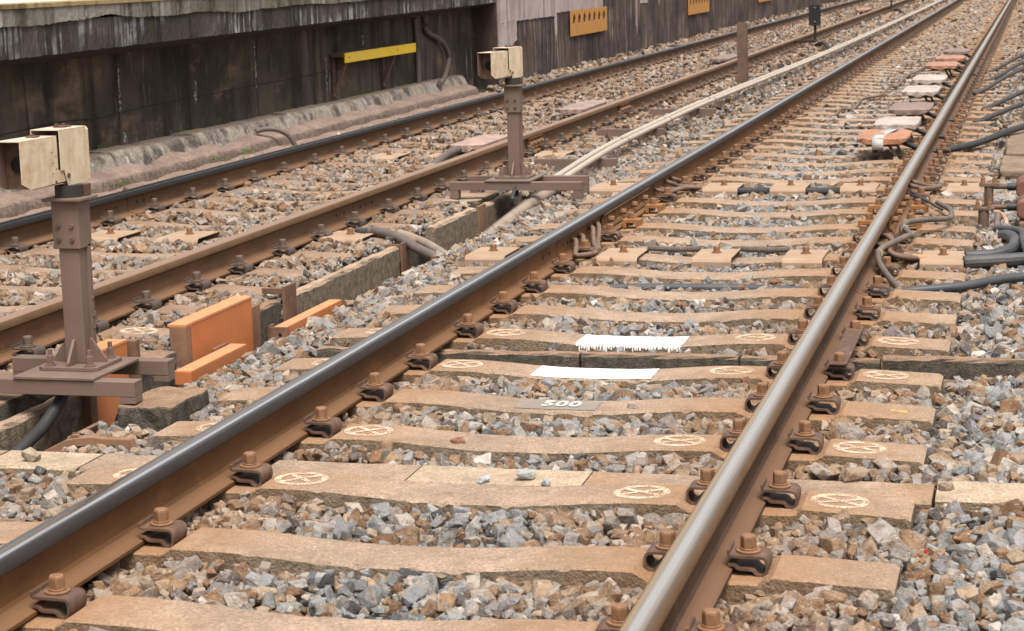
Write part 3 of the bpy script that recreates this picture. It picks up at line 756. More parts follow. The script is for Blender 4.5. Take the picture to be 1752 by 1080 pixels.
# kerb of blocks set in mortar along the foot of the wall
kerb = thing('kerb', 'low stone kerb of concrete blocks bedded in lumpy mortar below the platform wall', 'kerb', (-4.8, Y0, 0))
def kb(b, name, mat, parent=kerb, **k):
    b.v = [(p[0] + 4.8, p[1] - Y0, p[2]) for p in b.v]; return b.build(name, mat, parent, **k)
y = 9.2; rg = random.Random(21)
kx = lambda y: -.010 * (y - 13)
while y < 22.2:
    l = rg.choice((.92, 1.0, .55, .95)); l = min(l, 22.4 - y); d = kx(y) + rg.uniform(-.006, .006); zt_ = .205 + rg.uniform(-.004, .006)
    b = MB(); n = 8; prof = [(XB + .01, -.02), (-4.70 + d, -.02), (-4.715 + d, .06), (-4.765 + d, zt_ - .035), (-4.795 + d, zt_), (XB + .01, zt_ + .004)]
    rows = []
    for i in range(n + 1):
        rows.append([(p[0] + (rg.uniform(-.002, .002) if 1 <= k <= 4 else 0), y + .014 + (l - .028) * i / n, p[1] + (rg.uniform(-.003, .003) if k >= 3 else 0)) for k, p in enumerate(prof)])
    m = len(prof); vs = [p for r in rows for p in r]
    b.add(vs, [(i * m + j, i * m + (j + 1) % m, (i + 1) * m + (j + 1) % m, (i + 1) * m + j) for i in range(n) for j in range(m)] + [tuple(range(m)), tuple(range(n * m, n * m + m))])
    kb(b, 'kerb_block', M['kerb'], bevel=.004); y += l
def lumpy(y0, y1, xin, xout, ztop, seed, name, mat, amp=.03, step=.03, zo=-.03):
    rg = random.Random(seed); b = MB(); n = int((y1 - y0) / step); m = 14
    c = [rg.uniform(0, 6.28) for _ in range(6)]; vs = []
    for i in range(n + 1):
        y = y0 + (y1 - y0) * i / n; d = kx(y)
        wv = abs(math.sin(y * 2.1 + c[0])) * .6 + abs(math.sin(y * 3.7 + c[1])) * .35 + .25 * math.sin(y * 9 + c[2])
        for k in range(m + 1):
            t = k / m
            x = xin + d + (xout - xin + amp * (wv - .5)) * t
            z = (ztop + amp * .7 * (wv - .5)) * (1 - .45 * t - .55 * t ** 14) + zo * t ** 14 + rg.uniform(-.004, .004)
            vs.append((x + rg.uniform(-.003, .003), y, z))
    b.add(vs, [(i * (m + 1) + k, i * (m + 1) + k + 1, (i + 1) * (m + 1) + k + 1, (i + 1) * (m + 1) + k) for i in range(n) for k in range(m)])
    return kb(b, name, mat, smooth=60)
lumpy(9.2, 22.3, -4.735, -4.575, .105, 31, 'mortar_fillet', M['mortar'], .05)
b = MB()
lumpy(9.2, 22.5, -4.60, -4.36, -.002, 33, 'ledge', M['mortar'], .02, .05, -.05)
b = MB(); rg = random.Random(14)
for yc, n in ((12.0, 40), (12.7, 50), (14.4, 40), (15.0, 46), (18.6, 22), (22.6, 30)):
    for k in range(n):
        y = yc + rg.gauss(0, .12); s = rg.uniform(.006, .017); a = rg.uniform(0, 6.28); p = Vector((-4.56 + kx(y) + rg.uniform(-.02, .03), y, .02 + rg.uniform(0, .012)))
        b.add([p, p + Vector((math.cos(a), math.sin(a), .5)) * s, p + Vector((math.sin(a), .4, .9)) * s], [(0, 1, 2)])
tag(kb(b, 'moss', M['moss']), kind='stuff')

# yellow-edged shelf on the wall
sh = thing('wall_shelf', 'brown steel shelf with bright yellow front edge on the dark wall', 'shelf', (XB, 18.2, .64))
b = MB(); b.box(.005, .155, 0, 2.25, .0, .012); b.build('shelf_top', M['shelf_brown'], sh, bevel=.002)
b = MB(); b.box(.156, .170, -.005, 2.255, -.078, .014); b.build('yellow_edge', M['yellow'], sh, bevel=.002)
b = MB(); b.box(.02, .155, -.004, .004, -.02, -.001); b.box(.005, .155, .10, .13, -.03, -.001); b.build('rib', M['shelf_brown'], sh)
for y in (.10, 1.62):
    b = MB(); b.box(.0, .018, y - .03, y + .03, -.40, -.002)
    Mx = Matrix.Translation((.012, y, -.36)) @ Matrix.Rotation(R(-66), 4, 'Y')
    b.box(-.0, .37, -.024, .024, -.012, .012, 0, Mx)
    b.build('bracket', M['shelf_brown'], sh, bevel=.002)
# two cables falling down the wall to the kerb end
for k, (dy, mat_) in enumerate(((0, 'cable'), (.28, 'cable'))):
    b = MB(); b.tube([(XB + .03, 21.0 + dy, .90), (XB + .03, 21.0 + dy * 1.1, .75), (XB + .05, 21.25 + dy * 2.0, .62), (XB + .06, 21.45 + dy * 2.1, .45), (XB + .07, 21.4 + dy * 1.9, .32), (XB + .12, 21.2 + dy * 1.5, .22), (XB + .2, 20.9 + dy, .19)] if k else
             [(XB + .03, 20.9, .90), (XB + .03, 20.95, .6), (XB + .04, 20.93, .4), (XB + .05, 20.9, .2)], .028, 10)
    tag(b.build('wall_cable', M[mat_], smooth=60), 'thick cable looping down the dark wall onto the kerb end' if k else 'straight thick cable down the dark wall, left of the looping one', 'cable', 'cables on the platform wall')
b = MB(); b.tube([(-4.74, 15.62, .135), (-4.68, 15.66, .150), (-4.58, 15.70, .14), (-4.49, 15.74, .08), (-4.45, 15.76, -.02)], .022, 10)
tag(b.build('conduit', M['cable'], smooth=60), 'short curved conduit bending out of the kerb behind the black rail', 'conduit')

# ------------------------------------------------------------------ cable trough between the tracks
def trough_wall(x0, x1, y0, y1, z0, z1, label, mat='trough', name='trough_wall', seed=1, group='cable trough walls'):
    rg = random.Random(seed); b = MB(); n = max(3, int((y1 - y0) / .06)); vs = []
    for i in range(n + 1):
        y = (y1 - y0) * i / n; w_ = x1 - x0; h = z1
        j = lambda a=.004: rg.uniform(-a, a)
        prof = [(0, z0), (0 + j(), h - .012 + j()), (.010 + j(), h + j()), (w_ - .010 + j(), h + j()), (w_ + j(.003), h - .012 + j()), (w_, z0)]
        vs += [(p[0], y, p[1]) for p in prof]
    m = 6
    b.add(vs, [(i * m + k, i * m + k + 1, (i + 1) * m + k + 1, (i + 1) * m + k) for i in range(n) for k in range(m - 1)] + [tuple(range(m)), tuple(range(n * m, n * m + m))])
    o = b.build(name, M[mat]); o.location = (x0, y0, 0)
    return tag(o, label, 'trough wall', group)
trough_wall(-1.78, TL, 4.6, 6.34, -.22, .0, 'concrete trough wall under the nearer signal post, black hose against it', seed=2)
trough_wall(-1.78, TL, 7.93, 8.24, -.22, .0, 'short dark broken trough wall at the far end of the big orange panel', 'mossy', seed=3)
trough_wall(-1.78, TL, 8.42, 9.96, -.22, -.005, 'long clean trough wall between the two upright rusty straps', seed=4)
trough_wall(-1.78, TL, 10.10, 10.32, -.22, -.005, 'stub of trough wall beside the rusty strap at the conduits', 'mossy', seed=5)
trough_wall(-1.78, TL, 10.62, 11.50, -.22, .01, 'trough wall segment beyond the crossing conduits, before the wide rust plate', seed=6)
trough_wall(-1.78, TL, 11.66, 12.6, -.22, .0, 'shaded trough wall running under the farther signal post', seed=7)
trough_wall(TR_, -1.455, 8.3, 9.75, -.22, -.05, 'low right trough wall beside the small orange bar', seed=8)
trough_wall(TR_, -1.455, 9.9, 12.6, -.22, -.045, 'low right trough wall beyond the crossing conduits', seed=9)
def block(name, x0, x1, y0, y1, z0, z1, mat, label, cat, seed=0, jit=.006, group=None, bevel=.008):
    rg = random.Random(seed); bm = bmesh.new(); bmesh.ops.create_cube(bm, size=1)
    bmesh.ops.subdivide_edges(bm, edges=bm.edges, cuts=4, use_grid_fill=True)
    for v in bm.verts:
        v.co = Vector((v.co.x * (x1 - x0), v.co.y * (y1 - y0), (v.co.z + .5) * (z1 - z0))) + Vector([rg.uniform(-jit, jit) for _ in range(3)])
    me = bpy.data.meshes.new(name); bm.to_mesh(me); bm.free(); me.materials.append(M[mat])
    o = link(name, me, None, bevel, 2, ((x0 + x1) / 2, (y0 + y1) / 2, z0))
    return tag(o, label, cat, group)
block('concrete_block', -1.96, -1.69, 6.72, 7.04, -.22, .0, 'mossy', 'rough mossy concrete block left of the big orange panel', 'concrete block', 1)
block('concrete_block', -1.385, -1.20, 5.88, 6.21, -.22, .046, 'mossy', 'dark-sided concrete block carrying the right feet of the nearer post base', 'concrete block', 2)
block('concrete_block', -2.2, -1.80, 5.86, 6.36, -.2, .048, 'mossy', 'stained concrete block under the left end of the nearer post base', 'concrete block', 5)
block('concrete_block', -2.04, -1.80, 11.80, 12.25, -.1, .018, 'trough', 'small concrete block left of the farther post base', 'concrete block', 3)

def plate(name, x0, x1, y0, y1, z0, z1, mat, label, cat, tilt=0, bevel=.0015, group=None):
    b = MB(); b.box(-(x1 - x0) / 2, (x1 - x0) / 2, -(y1 - y0) / 2, (y1 - y0) / 2, 0, z1 - z0)
    o = b.build(name, M[mat], None, None, bevel); o.location = ((x0 + x1) / 2, (y0 + y1) / 2, z0); o.rotation_euler = (0, tilt, 0)
    return tag(o, label, cat, group)
def strap(y0, y1, z1, label):
    t = thing('rusty_strap', label, 'strap', (TL, y0, 0), 0, 'rusty trough straps')
    b = MB(); b.box(.002, .014, 0, y1 - y0, -.2, z1); b.build('upright', M['rust_plate'], t, bevel=.0015)
    b = MB(); b.box(-.10, .001, .02, .045, z1 - .036, z1 - .010); b.build('arm', M['rust_plate'], t, bevel=.0015)
strap(8.25, 8.40, .055, 'upright rusty strap on the trough wall just beyond the big orange panel')
strap(9.97, 10.10, .01, 'upright rusty strap beside the conduits crossing the trough')
plate('rust_plate', TL - .004, TL + .012, 11.50, 11.65, -.2, .02, 'rust_plate', 'wide rust plate in the trough wall before the farther post', 'plate')
plate('rust_plate', TL + .0, TL + .016, 7.83, 7.95, -.2, .03, 'rust_plate', 'brown rust plate touching the far end of the big orange panel', 'plate')

# orange guard boards over the trough
def guard(y0, y1, z0, z1, x0, x1, label, end=True):
    t = thing('orange_hoarding', label, 'board', (x0, y0, 0), 0, 'orange boards over the trough')
    b = MB(); b.box(0, x1 - x0, .022, y1 - y0, z0, z1 - .012); b.build('board', M['orange'], t, bevel=.0015)
    b = MB(); b.box(-.012, x1 - x0 + .002, .0, y1 - y0, z1 - .0115, z1); b.build('top_cap', M['orange_top'], t, bevel=.0015)
    if end:
        b = MB(); b.box(-.004, x1 - x0 + .003, -.002, .012, z0, z1 - .012); b.box(x1 - x0 - .010, x1 - x0 + .003, .012, .05, z0, z1 - .014); b.build('end_plate', M['rust_plate'], t, bevel=.0012)
    return t
guard(7.14, 7.83, -.2, .085, -1.755, -1.692, 'big upright orange panel with a brown end plate, between posts and rail')
guard(6.30, 6.62, -.2, .125, -1.755, -1.692, 'small orange panel half hidden behind the nearer signal post')
g = plate('rust_post', -1.705, -1.67, 6.64, 6.68, -.1, .115, 'rust_plate', 'short brown post at the end of the small orange panel', 'post')
t = thing('guard_bar', 'orange bar lying low in front of the big orange panel', 'bar', (-1.605, 6.90, -.05))
b = MB(); b.box(-.034, .034, 0, .56, -.052, 0); b.build('bar', M['orange'], t, bevel=.002); b = MB(); b.box(-.0335, .0335, .003, .557, .0003, .002); b.build('pale_top', M['orange_top'], t)
b = MB(); b.box(-.047, -.036, .40, .54, -.06, .012); b.build('clip_plate', M['rust_plate'], t, bevel=.002)
t = thing('guard_bar', 'short orange bar with a brown end bracket, among the stones', 'bar', (-1.565, 7.80, -.045))
b = MB(); b.box(-.028, .030, .012, .72, -.07, 0); b.build('bar', M['orange'], t, bevel=.002); b = MB(); b.box(-.0275, .0295, .015, .717, .0003, .002); b.build('pale_top', M['orange_top'], t)
b = MB(); b.box(-.040, .042, -.004, .011, -.14, .004); b.box(-.046, -.036, -.004, .05, -.14, .010); b.build('bracket', M['rust_plate'], t, bevel=.0015)
b = MB(); b.cyl((.008, -.0052, -.028), .008, .001, 14, 0, 'y'); b.build('hole', M['cavity_shade'], t)

# ------------------------------------------------------------------ signal posts
def signal_post(loc, head_rz, label, right_x, fz=.05):
    t = thing('signal_post', label, 'signal', loc, 0, 'signal posts')
    X0, X1 = -.37, right_x
    for y0, x0, x1, nm in ((-.20, X0, X1, 0), (.15, X0 + .03, X1 - .04, 1)):
        b = MB(); h = .058
        b.box(x0, x1, y0, y0 + .012, .073, .065 + h)
        b.box(x0, x1, y0 + .012, y0 + .062, .065 + h - .010, .065 + h)
        b.build('support_beam', M['brown_paint'], t, bevel=.002)
        for e in (x0, x1):
            s = -1 if e == x1 else 1
            b = MB(); a, c = sorted((e, e + s * .055)); b.box(a, c, y0 + .001, y0 + .061, fz, .0725); 
            b.build('foot', M['brown_paint'], t, bevel=.002)
        for e in (x0, x1):
            s = -1 if e == x1 else 1
            b = MB(); a, c = sorted((e, e + s * .008)); b.box(a, c, y0 + .0125, y0 + .0605, .0735, .065 + h - .011); b.build('end_web', M['brown_paint'], t)
    b = MB(); b.box(-.145, .145, -.206, .145, .1240, .134); b.build('cross_plate', M['brown_paint'], t, bevel=.002)
    b = MB(); b.prism([(-.09, -.108), (.09, -.108), (.108, -.09), (.108, .09), (.09, .108), (-.09, .108), (-.108, .09), (-.108, -.09)], .1345, .147, 'z'); b.build('base_plate', M['brown_paint'], t, bevel=.0015)
    for sx, sy in ((-1, -1), (1, -1), (-1, 1), (1, 1)):
        b = MB(); b.bolt((sx * .072, sy * .078, .1472), .0125, .026); b.cyl((sx * .072, sy * .078, .180), .008, .022, 10); b.build('anchor_bolt', M['brown_paint'], t, bevel=.001)
    hw = .036
    b = MB(); b.box(-hw, hw, -hw, hw, .1472, .69); b.build('post', M['brown_paint'], t, bevel=.003)
    b = MB(); b.box(hw - .002, hw + .010, .012, .036, .20, .545); 
    for zz in (.26, .30, .36): b.cyl((hw + .0105, .024, zz), .006, .003, 10, 0, 'x')
    b.build('side_strip', M['brown_paint'], t, bevel=.0015)
    for dx, dy, ax in ((1, 0, 'x'), (-1, 0, 'x'), (0, -1, 'y'), (0, 1, 'y')):
        b = MB(); prof = [(0, 0), (.060, 0), (.060, .012), (.008, .082), (0, .082)]
        if ax == 'x': b.prism([(dx * (hw + p[0]), .1472 + p[1]) for p in prof], -.005, .005, 'y')
        else: b.prism([(dy * (hw + p[0]), .1472 + p[1]) for p in prof], -.005, .005, 'x')
        b.build('gusset', M['brown_paint'], t, bevel=.001)
    sw = .046
    b = MB(); b.box(-sw - .004, sw, -sw, sw, .535, .694); s = b.build('sleeve', M['brown_paint'], t, bevel=.003)
    for dx in (-.024, .024):
        for z in (.566, .612):
            b = MB(); b.cyl((dx - .003, -sw - .0065, z), .0085, .008, 6, 0, 'y'); b.build('bolt', M['clip'], s, bevel=.001)
    b = MB(); b.box(-.072, .066, -.066, .070, .6945, .7045); b.build('top_plate', M['brown_paint'], t, bevel=.002)
    b = MB(); b.cyl((-.004, .0, .705), .046, .040, 24); b.build('neck', M['black'], t, smooth=40)
    b = MB(); b.box(.030, .050, .02, .056, .705, .745); b.build('neck_bracket', M['clip'], t, bevel=.002)
    # head: rear housing with a lens hood in front
    hd = bpy.data.objects.new('head', None); COL.objects.link(hd); hd.parent = t; hd.location = (-.040, 0, .742); hd.rotation_euler = (0, 0, head_rz); hd.empty_display_size = .05
    th = .0035; x0, x1 = -.045, .052
    ya, yb = -.062, .108
    # rear hood: folded sheet, notch in the lower front corner of its side
    side = [(ya, .055), (ya + .020, .055), (ya + .040, .000), (yb - .004, .004), (yb, .012), (yb, .186), (ya, .186)]
    b = MB(); b.prism([(p[0], p[1]) for p in side], x1 - th, x1, 'x'); b.prism([(p[0], p[1]) for p in side], x0 - .012, x0 - .012 + th, 'x')
    b.box(x0 - .012, x1, ya, yb, .1863, .1898)
    b.build('rear_hood', M['cream'], hd, bevel=.0012)
    b = MB(); b.prism([(x0 - .010, .006), (x1 + .001, .006), (x1 + .001, .178), (x1 - .006, .188), (x0 - .004, .188), (x0 - .010, .178)], yb + .001, yb + .014, 'y'); b.build('rear_door', M['cream'], hd, bevel=.002)
    b = MB(); b.box(x0 - .002, x1 - .008, ya + .025, yb - .004, .004, .155); b.build('housing', M['clip'], hd, bevel=.003)
    # front hood
    yc, yd = -.292, -.070; a0, a1 = -.047, .046; z0, z1 = .010, .168
    side = [(yc, .034), (yc + .05, z0 + .002), (yd + .055, .018), (yd + .055, .055), (yd, .058), (yd, z1), (yc, z1)]
    b = MB(); b.prism(side, a1 - th, a1, 'x'); b.box(a0, a1, yc - .004, yd, z1 + .0002, z1 + th)
    b.box(a0 + th, a1 - th, yc + .07, yd + .04, z0, z0 + th)
    b.build('front_hood', M['cream'], hd, bevel=.001)
    b = MB(); b.prism(side, a0, a0 + th, 'x'); b.prism([(p[0] + (.004 if p[0] == yc else 0), p[1] + (.004 if p[1] < .05 else -.002)) for p in side], a1 - th - .002, a1 - th - .0005, 'x'); b.build('hood_lining', M['brown_paint'], hd)
    b = MB(); b.box(a0 + th + .001, a1 - th - .001, yc + .055, yc + .075, z0 + .005, z1 - .002); b.build('lens_panel', M['clip'], hd)
    b = MB(); b.cyl((.004, yc + .054, .092), .026, -.006, 20, 0, 'y'); b.build('lens', M['lens'], hd)
    for y_, z_, r_ in ((yd - .02, .022, .0045), (yd + .038, .042, .0055), (-.02, .036, .0085)):
        b = MB(); b.cyl((a1 + .0005 if y_ < -.03 else x1 + .0005, y_, z_), r_, .003, 12, 0, 'x'); b.build('rivet', M['clip'], hd)
    for y_, z_ in ((yd - .035, .12), (yd - .035, .085), (yd - .035, .05), (yd - .012, .105), (yd - .012, .065)):
        b = MB(); b.cyl((a1 + .0003, y_, z_), .0022, .0015, 8, 0, 'x'); b.build('rivet', M['clip'], hd)
    b = MB(); b.box(-.02, .02, 0.02, .045, .1902, .197); b.cyl((-.012, .03, .197), .007, .006, 6); b.cyl((.012, .035, .197), .007, .006, 6); b.box(-.004, .02, .0455, .075, .1902, .1945); b.build('top_hinge', M['clip'], hd, bevel=.001)
    b = MB(); b.box(-.018, .018, yd - .085, yd - .055, z1 + .004, z1 + .009); b.cyl((-.004, yd - .07, z1 + .009), .006, .005, 6); b.build('top_clip', M['clip'], hd, bevel=.001)
    return t
signal_post((-1.615, 6.10, 0), R(-4), 'nearest signal post, brown steel with a cream hooded box, left edge', .285)
signal_post((-1.625, 12.07, 0), R(-12), 'smaller-looking second signal post with cream hooded box, beside the cream pipes', .46, .02)
b = MB(); b.tube([(-1.63, 6.02, .12), (-1.632, 5.98, .05), (-1.64, 5.86, -.02), (-1.645, 5.74, -.055), (-1.65, 5.66, -.085), (-1.65, 5.6, -.15)], .021, 12)
tag(b.build('hose', M['black'], smooth=60), 'black hose drooping from under the nearer post base into the trough', 'hose')
b = MB(); b.tube([(-1.6, 12.02, .12), (-1.58, 11.9, .03), (-1.56, 11.75, -.0), (-1.55, 11.68, .04), (-1.56, 11.8, .1)], .012, 10)
tag(b.build('hose', M['black'], smooth=60), 'black looped hose under the farther post base', 'hose')
b = MB(); b.tube([(-1.42, 12.6, .03), (-1.45, 12.2, .02), (-1.50, 11.7, -.03), (-1.56, 11.1, -.12), (-1.58, 10.8, -.18)], .034, 12)
tag(b.build('duct', M['duct'], smooth=60), 'thick duct sloping down into the trough under the farther post', 'duct')
b = MB(); b.tube([(-1.5, 12.15, .03), (-1.53, 11.75, -.03), (-1.6, 11.2, -.12), (-1.62, 10.95, -.18)], .026, 12)
tag(b.build('duct', M['cable'], smooth=60), 'darker thinner duct beside the thick one under the farther post', 'duct')
# bent scrap of brown plate by the nearest lids
b = MB(); b.prism([(-.20, 0), (-.10, .0), (-.07, .028), (.06, .034), (.10, .004), (.14, .004), (.12, .058), (.03, .058), (-.02, .062), (-.10, .050)], 0, .03)
o = b.build('bent_plate', M['rust_plate'], bevel=.003); o.location = (-1.33, 5.60, -.05); tag(o, 'bent brown steel scrap lying behind the left flush slabs', 'scrap')
b = MB(); b.box(-.006, .006, 0, .24, -.1, .035); o = b.build('bent_plate', M['rust_plate'], bevel=.002); o.location = (-1.46, 5.66, -.04); o.rotation_euler = (0, R(18), 0); tag(o, 'thin upright rusty strip beside the bent steel scrap', 'scrap')

# ------------------------------------------------------------------ pipes along the track
PX = [(-1.455, 12.3), (-1.50, 13.6), (-1.56, 15.0), (-1.595, 17), (-1.59, 19.1), (-1.53, 23), (-1.43, 28), (-1.36, 38), (-1.30, 58), (-1.28, 70)]
for dx, dz, lab in ((-.027, .006, 'left one of the two long cream pipes between the tracks'), (.028, 0, 'right one of the two long cream pipes between the tracks')):
    t = thing('cream_pipe', lab, 'pipe', (0, 0, 0), 0, 'long cream pipes')
    b = MB(); b.tube([(x + dx, y, 0.086 + dz - (.02 if y < 13 else 0) + .004 * math.sin(y)) for x, y in PX], .0205, 14, 0, 8); b.build('pipe', M['pvc'], t, smooth=60)
    for y in (15.15, 17.2, 19.6, 23.4, 27.5, 33):
        k = max(i for i, p in enumerate(PX) if p[1] <= y); f = (y - PX[k][1]) / (PX[k + 1][1] - PX[k][1]); x = PX[k][0] + f * (PX[k + 1][0] - PX[k][0])
        b = MB(); b.cyl((x + dx, y - .012, 0.086 + dz + .004 * math.sin(y)), .0222, .016, 14, 0, 'y'); b.build('tie', M['cable'], t, smooth=40)
for i, (y, x0, x1) in enumerate(((13.95, -1.97, -1.385), (16.5, -2.06, -1.50), (18.75, -2.03, -1.42))):
    t = thing('pipe_bearer', 'brown channel bearer under the cream pipes, %s beyond the farther post' % NUMS[i], 'bearer', ((x0 + x1) / 2, y, 0), 0, 'pipe bearers')
    h = (x1 - x0) / 2
    b = MB(); b.box(-h, h, -.006, .004, -.06, .062); b.box(-h, h, .0045, .05, .052, .0615); b.build('channel', M['brown_paint'], t, bevel=.0015)
    b = MB(); b.box(h + .0005, h + .008, -.006, .05, -.06, .062); b.build('end_plate', M['brown_paint'], t, bevel=.001)
# clay pipe mouth
b = MB(); n = 24; vs = []
for r_, y_ in ((.066, 0), (.082, 0), (.082, .3), (.066, .3)):
    vs += [(r_ * math.cos(2 * math.pi * i / n), y_, r_ * math.sin(2 * math.pi * i / n)) for i in range(n)]
b.add(vs, [(k * n + i, k * n + (i + 1) % n, ((k + 1) % 4) * n + (i + 1) % n, ((k + 1) % 4) * n + i) for k in range(4) for i in range(n)])
o = b.build('clay_pipe', M['clay'], smooth=40); o.location = (-1.415, 12.82, -.055); o.rotation_euler = (R(-6), 0, R(-4)); tag(o, 'open clay pipe mouth in the ballast beside the farther post', 'clay pipe')
plate('rust_plate', -1.50, -1.22, 12.5, 12.56, -.04, -.012, 'rust_plate', 'flat rust strip lying in front of the clay pipe mouth', 'plate')
# steel stub post between the tracks
t = thing('steel_post', 'plain brown steel post standing alone between the tracks', 'post', (-1.79, 23.3, 0))
b = MB(); b.box(-.062, .052, -.01, .0, -.05, .71); b.box(-.01, .01, .0005, .07, -.05, .71); b.box(-.062, .052, .0705, .08, -.05, .71); b.build('beam', M['shelf_brown'], t, bevel=.002)
b = MB(); b.box(-.085, .045, -.03, -.0105, -.05, .12); b.build('foot_plate', M['shelf_brown'], t, bevel=.002)
def marker(x, y, label):
    t = thing('marker_stand', label, 'marker', (x, y, 0), 0, 'black marker stands')
    b = MB(); b.box(0, .03, 0, .04, -.05, .085); b.box(.0, .37, 0, .04, .0855, .125); b.box(.34, .38, 0, .04, .1255, .40); b.build('stand', M['dark_box'], t, bevel=.003)
    b = MB(); b.prism([(.27, .36), (.45, .36), (.455, .40), (.45, .66), (.43, .69), (.29, .69), (.27, .66), (.265, .40)], -.05, -.002); b.box(.34, .38, -.056, -.051, .38, .68); bx = b.build('box', M['dark_box'], t, bevel=.005)
    for z in (.42, .64):
        b = MB(); b.cyl((.36, -.0565, z), .012, -.006, 10, 0, 'y'); b.build('bolt', M['tan_plate'], bx)
    b = MB(); b.tube([(.38, .02, .04), (.52, -.3, .09), (.62, -.9, .09), (.72, -1.3, .02)], .035, 8); b.build('lead', M['black'], t, smooth=60)
marker(-2.33, 32.9, 'black marker box on a bent stand between the tracks, far off')
marker(-2.47, 52.5, 'farthest bent black stand between the tracks, box cut by the top edge')

# ------------------------------------------------------------------ tan cable covers across the sleepers
def cover(x, y, label, w_=.20, group='tan cable covers', z=.022, cond=True):
    t = thing('cable_cover', label, 'cable cover', (x, y, 0), 0, group)
    b = MB(); ya, yb = -.165, .165
    prof = [(ya - .008, -.055), (ya, -.055), (ya + .002, z - .02), (ya + .010, z - .008), (ya + .022, z - .003), (yb - .02, z - .003), (yb - .02, z + .003), (ya + .02, z + .003), (ya + .004, z - .003), (ya - .006, z - .016)]
    b.prism(prof, -w_ / 2, w_ / 2, 'x'); b.box(-w_ / 2, w_ / 2, yb - .019, yb - .012, -.05, z + .002); b.build('cover_plate', M['tan_plate'], t, bevel=.002)
    b = MB(); b.bolt((0, .01, z + .0032), .0165, .024, 0, .4); b.build('bolt', M['bolt'], t, bevel=.001)
for x, lab, w_ in ((-.46, 'left one of three tan covers between the rails, nearer row', .20), (.0, 'middle one of three tan covers between the rails, nearer row', .19), (.43, 'right one of three tan covers between the rails, nearer row', .19),
                   (1.075, 'tan cover right of the rightmost rail where two big hoses end', .20), (-1.12, 'tan cover left of the right track, nearer row, before the trough', .20)):
    cover(x, 9.62, lab, w_)
for x, lab, w_ in ((-.41, 'left tan cover between the rails in the farther row', .22), (.01, 'middle tan cover between the rails in the farther row', .22), (.44, 'right tan cover between the rails in the farther row', .22), (1.07, 'tan cover beside the red machine, farther row', .20), (-1.12, 'tan cover between clay pipe and rail, farther row', .24)):
    cover(x, 12.6, lab, w_)
for x, y, lab in ((-2.07, 10.2, 'tan cover at the dull rail with a broken grey conduit'), (-3.45, 10.15, 'tan cover beside the black rail behind the nearer post'), (-2.98, 10.15, 'tan cover in the middle of the left track, nearer row'),
                  (-2.03, 14.85, 'tan cover right of the dull rail near the farther post'), (-3.30, 14.7, 'tan cover beside the black rail, left track farther row'), (-2.85, 14.7, 'tan cover in the middle of the left track, farther row')):
    cover(x, y, lab, .24)
for x0, x1, y, lab in ((-.36, -.1, 9.74, 'ribbed conduit between the left and middle tan covers, nearer row'), (.1, .34, 9.74, 'ribbed conduit between the middle and right tan covers, nearer row')):
    b = MB(); b.tube([(x0, y, .03), ((x0 + x1) / 2, y + .01, .024), (x1, y, .028)], .014, 10, 0, 22, corr=.14); tag(b.build('ribbed_conduit', M['cable']), lab, 'conduit')
for x0, x1, lab in ((-.30, -.10, 'black ribbed conduit between left and middle covers, farther row'), (.12, .33, 'black ribbed conduit between middle and right covers, farther row')):
    b = MB(); b.tube([(x0, 12.47, .0), ((x0 + x1) / 2, 12.46, .0), (x1, 12.47, .0)], .026, 12, 0, 30, corr=.03); tag(b.build('ribbed_conduit', M['black']), lab, 'conduit')

# ------------------------------------------------------------------ cross drain and flush slabs in the right track
def slab(name, x0, x1, y0, y1, z0, z1, mat, label, cat, seed, group, jit=.0025):
    rg = random.Random(seed); b = MB(); n = max(4, int((x1 - x0) / .05)); vs = []; h = (x1 - x0) / 2; c = .008
    for i in range(n + 1):
        x = -h + 2 * h * i / n; j = lambda: rg.uniform(-jit, jit); w_ = (y1 - y0) / 2
        vs += [(x, -w_, z0), (x, -w_ + j(), z1 - c + j()), (x, -w_ + c + j(), z1 + j()), (x, w_ - c + j(), z1 + j()), (x, w_ + j(), z1 - c + j()), (x, w_, z0)]
    m = 6
    b.add(vs, [(i * m + k, i * m + k + 1, (i + 1) * m + k + 1, (i + 1) * m + k) for i in range(n) for k in range(m - 1)] + [tuple(range(m)), tuple(range(n * m, n * m + m))])
    o = b.build(name, M[mat]); o.location = ((x0 + x1) / 2, (y0 + y1) / 2, 0); return tag(o, label, cat, group)
for i, (x0, x1, lab) in enumerate(((-1.2, -.16, 'dark drain wall block under the left rail of the right track'), (-.15, .44, 'dark drain wall block in front of the dripped white paint'), (.45, .955, 'dark drain wall block under the rightmost rail'), (.965, 1.8, 'dark drain wall block right of the rightmost rail, to the edge'))):
    slab('drain_block', x0, x1, 7.262, 7.325, -.20, -.012 if x0 > .9 else -.022, 'mossy', lab, 'drain block', 40 + i, 'cross drain blocks', .004)
for i, (x0, x1, lab) in enumerate(((-1.2, -.25, 'low near lip of the cross drain at the left rail'), (-.245, .62, 'low near lip of the cross drain behind the nearer white paint'), (.64, 1.8, 'low near lip of the cross drain at the right edge'))):
    slab('drain_lip', x0, x1, 6.985, 7.035, -.20, -.05, 'trough', lab, 'drain lip', 50 + i, 'cross drain lips', .004)
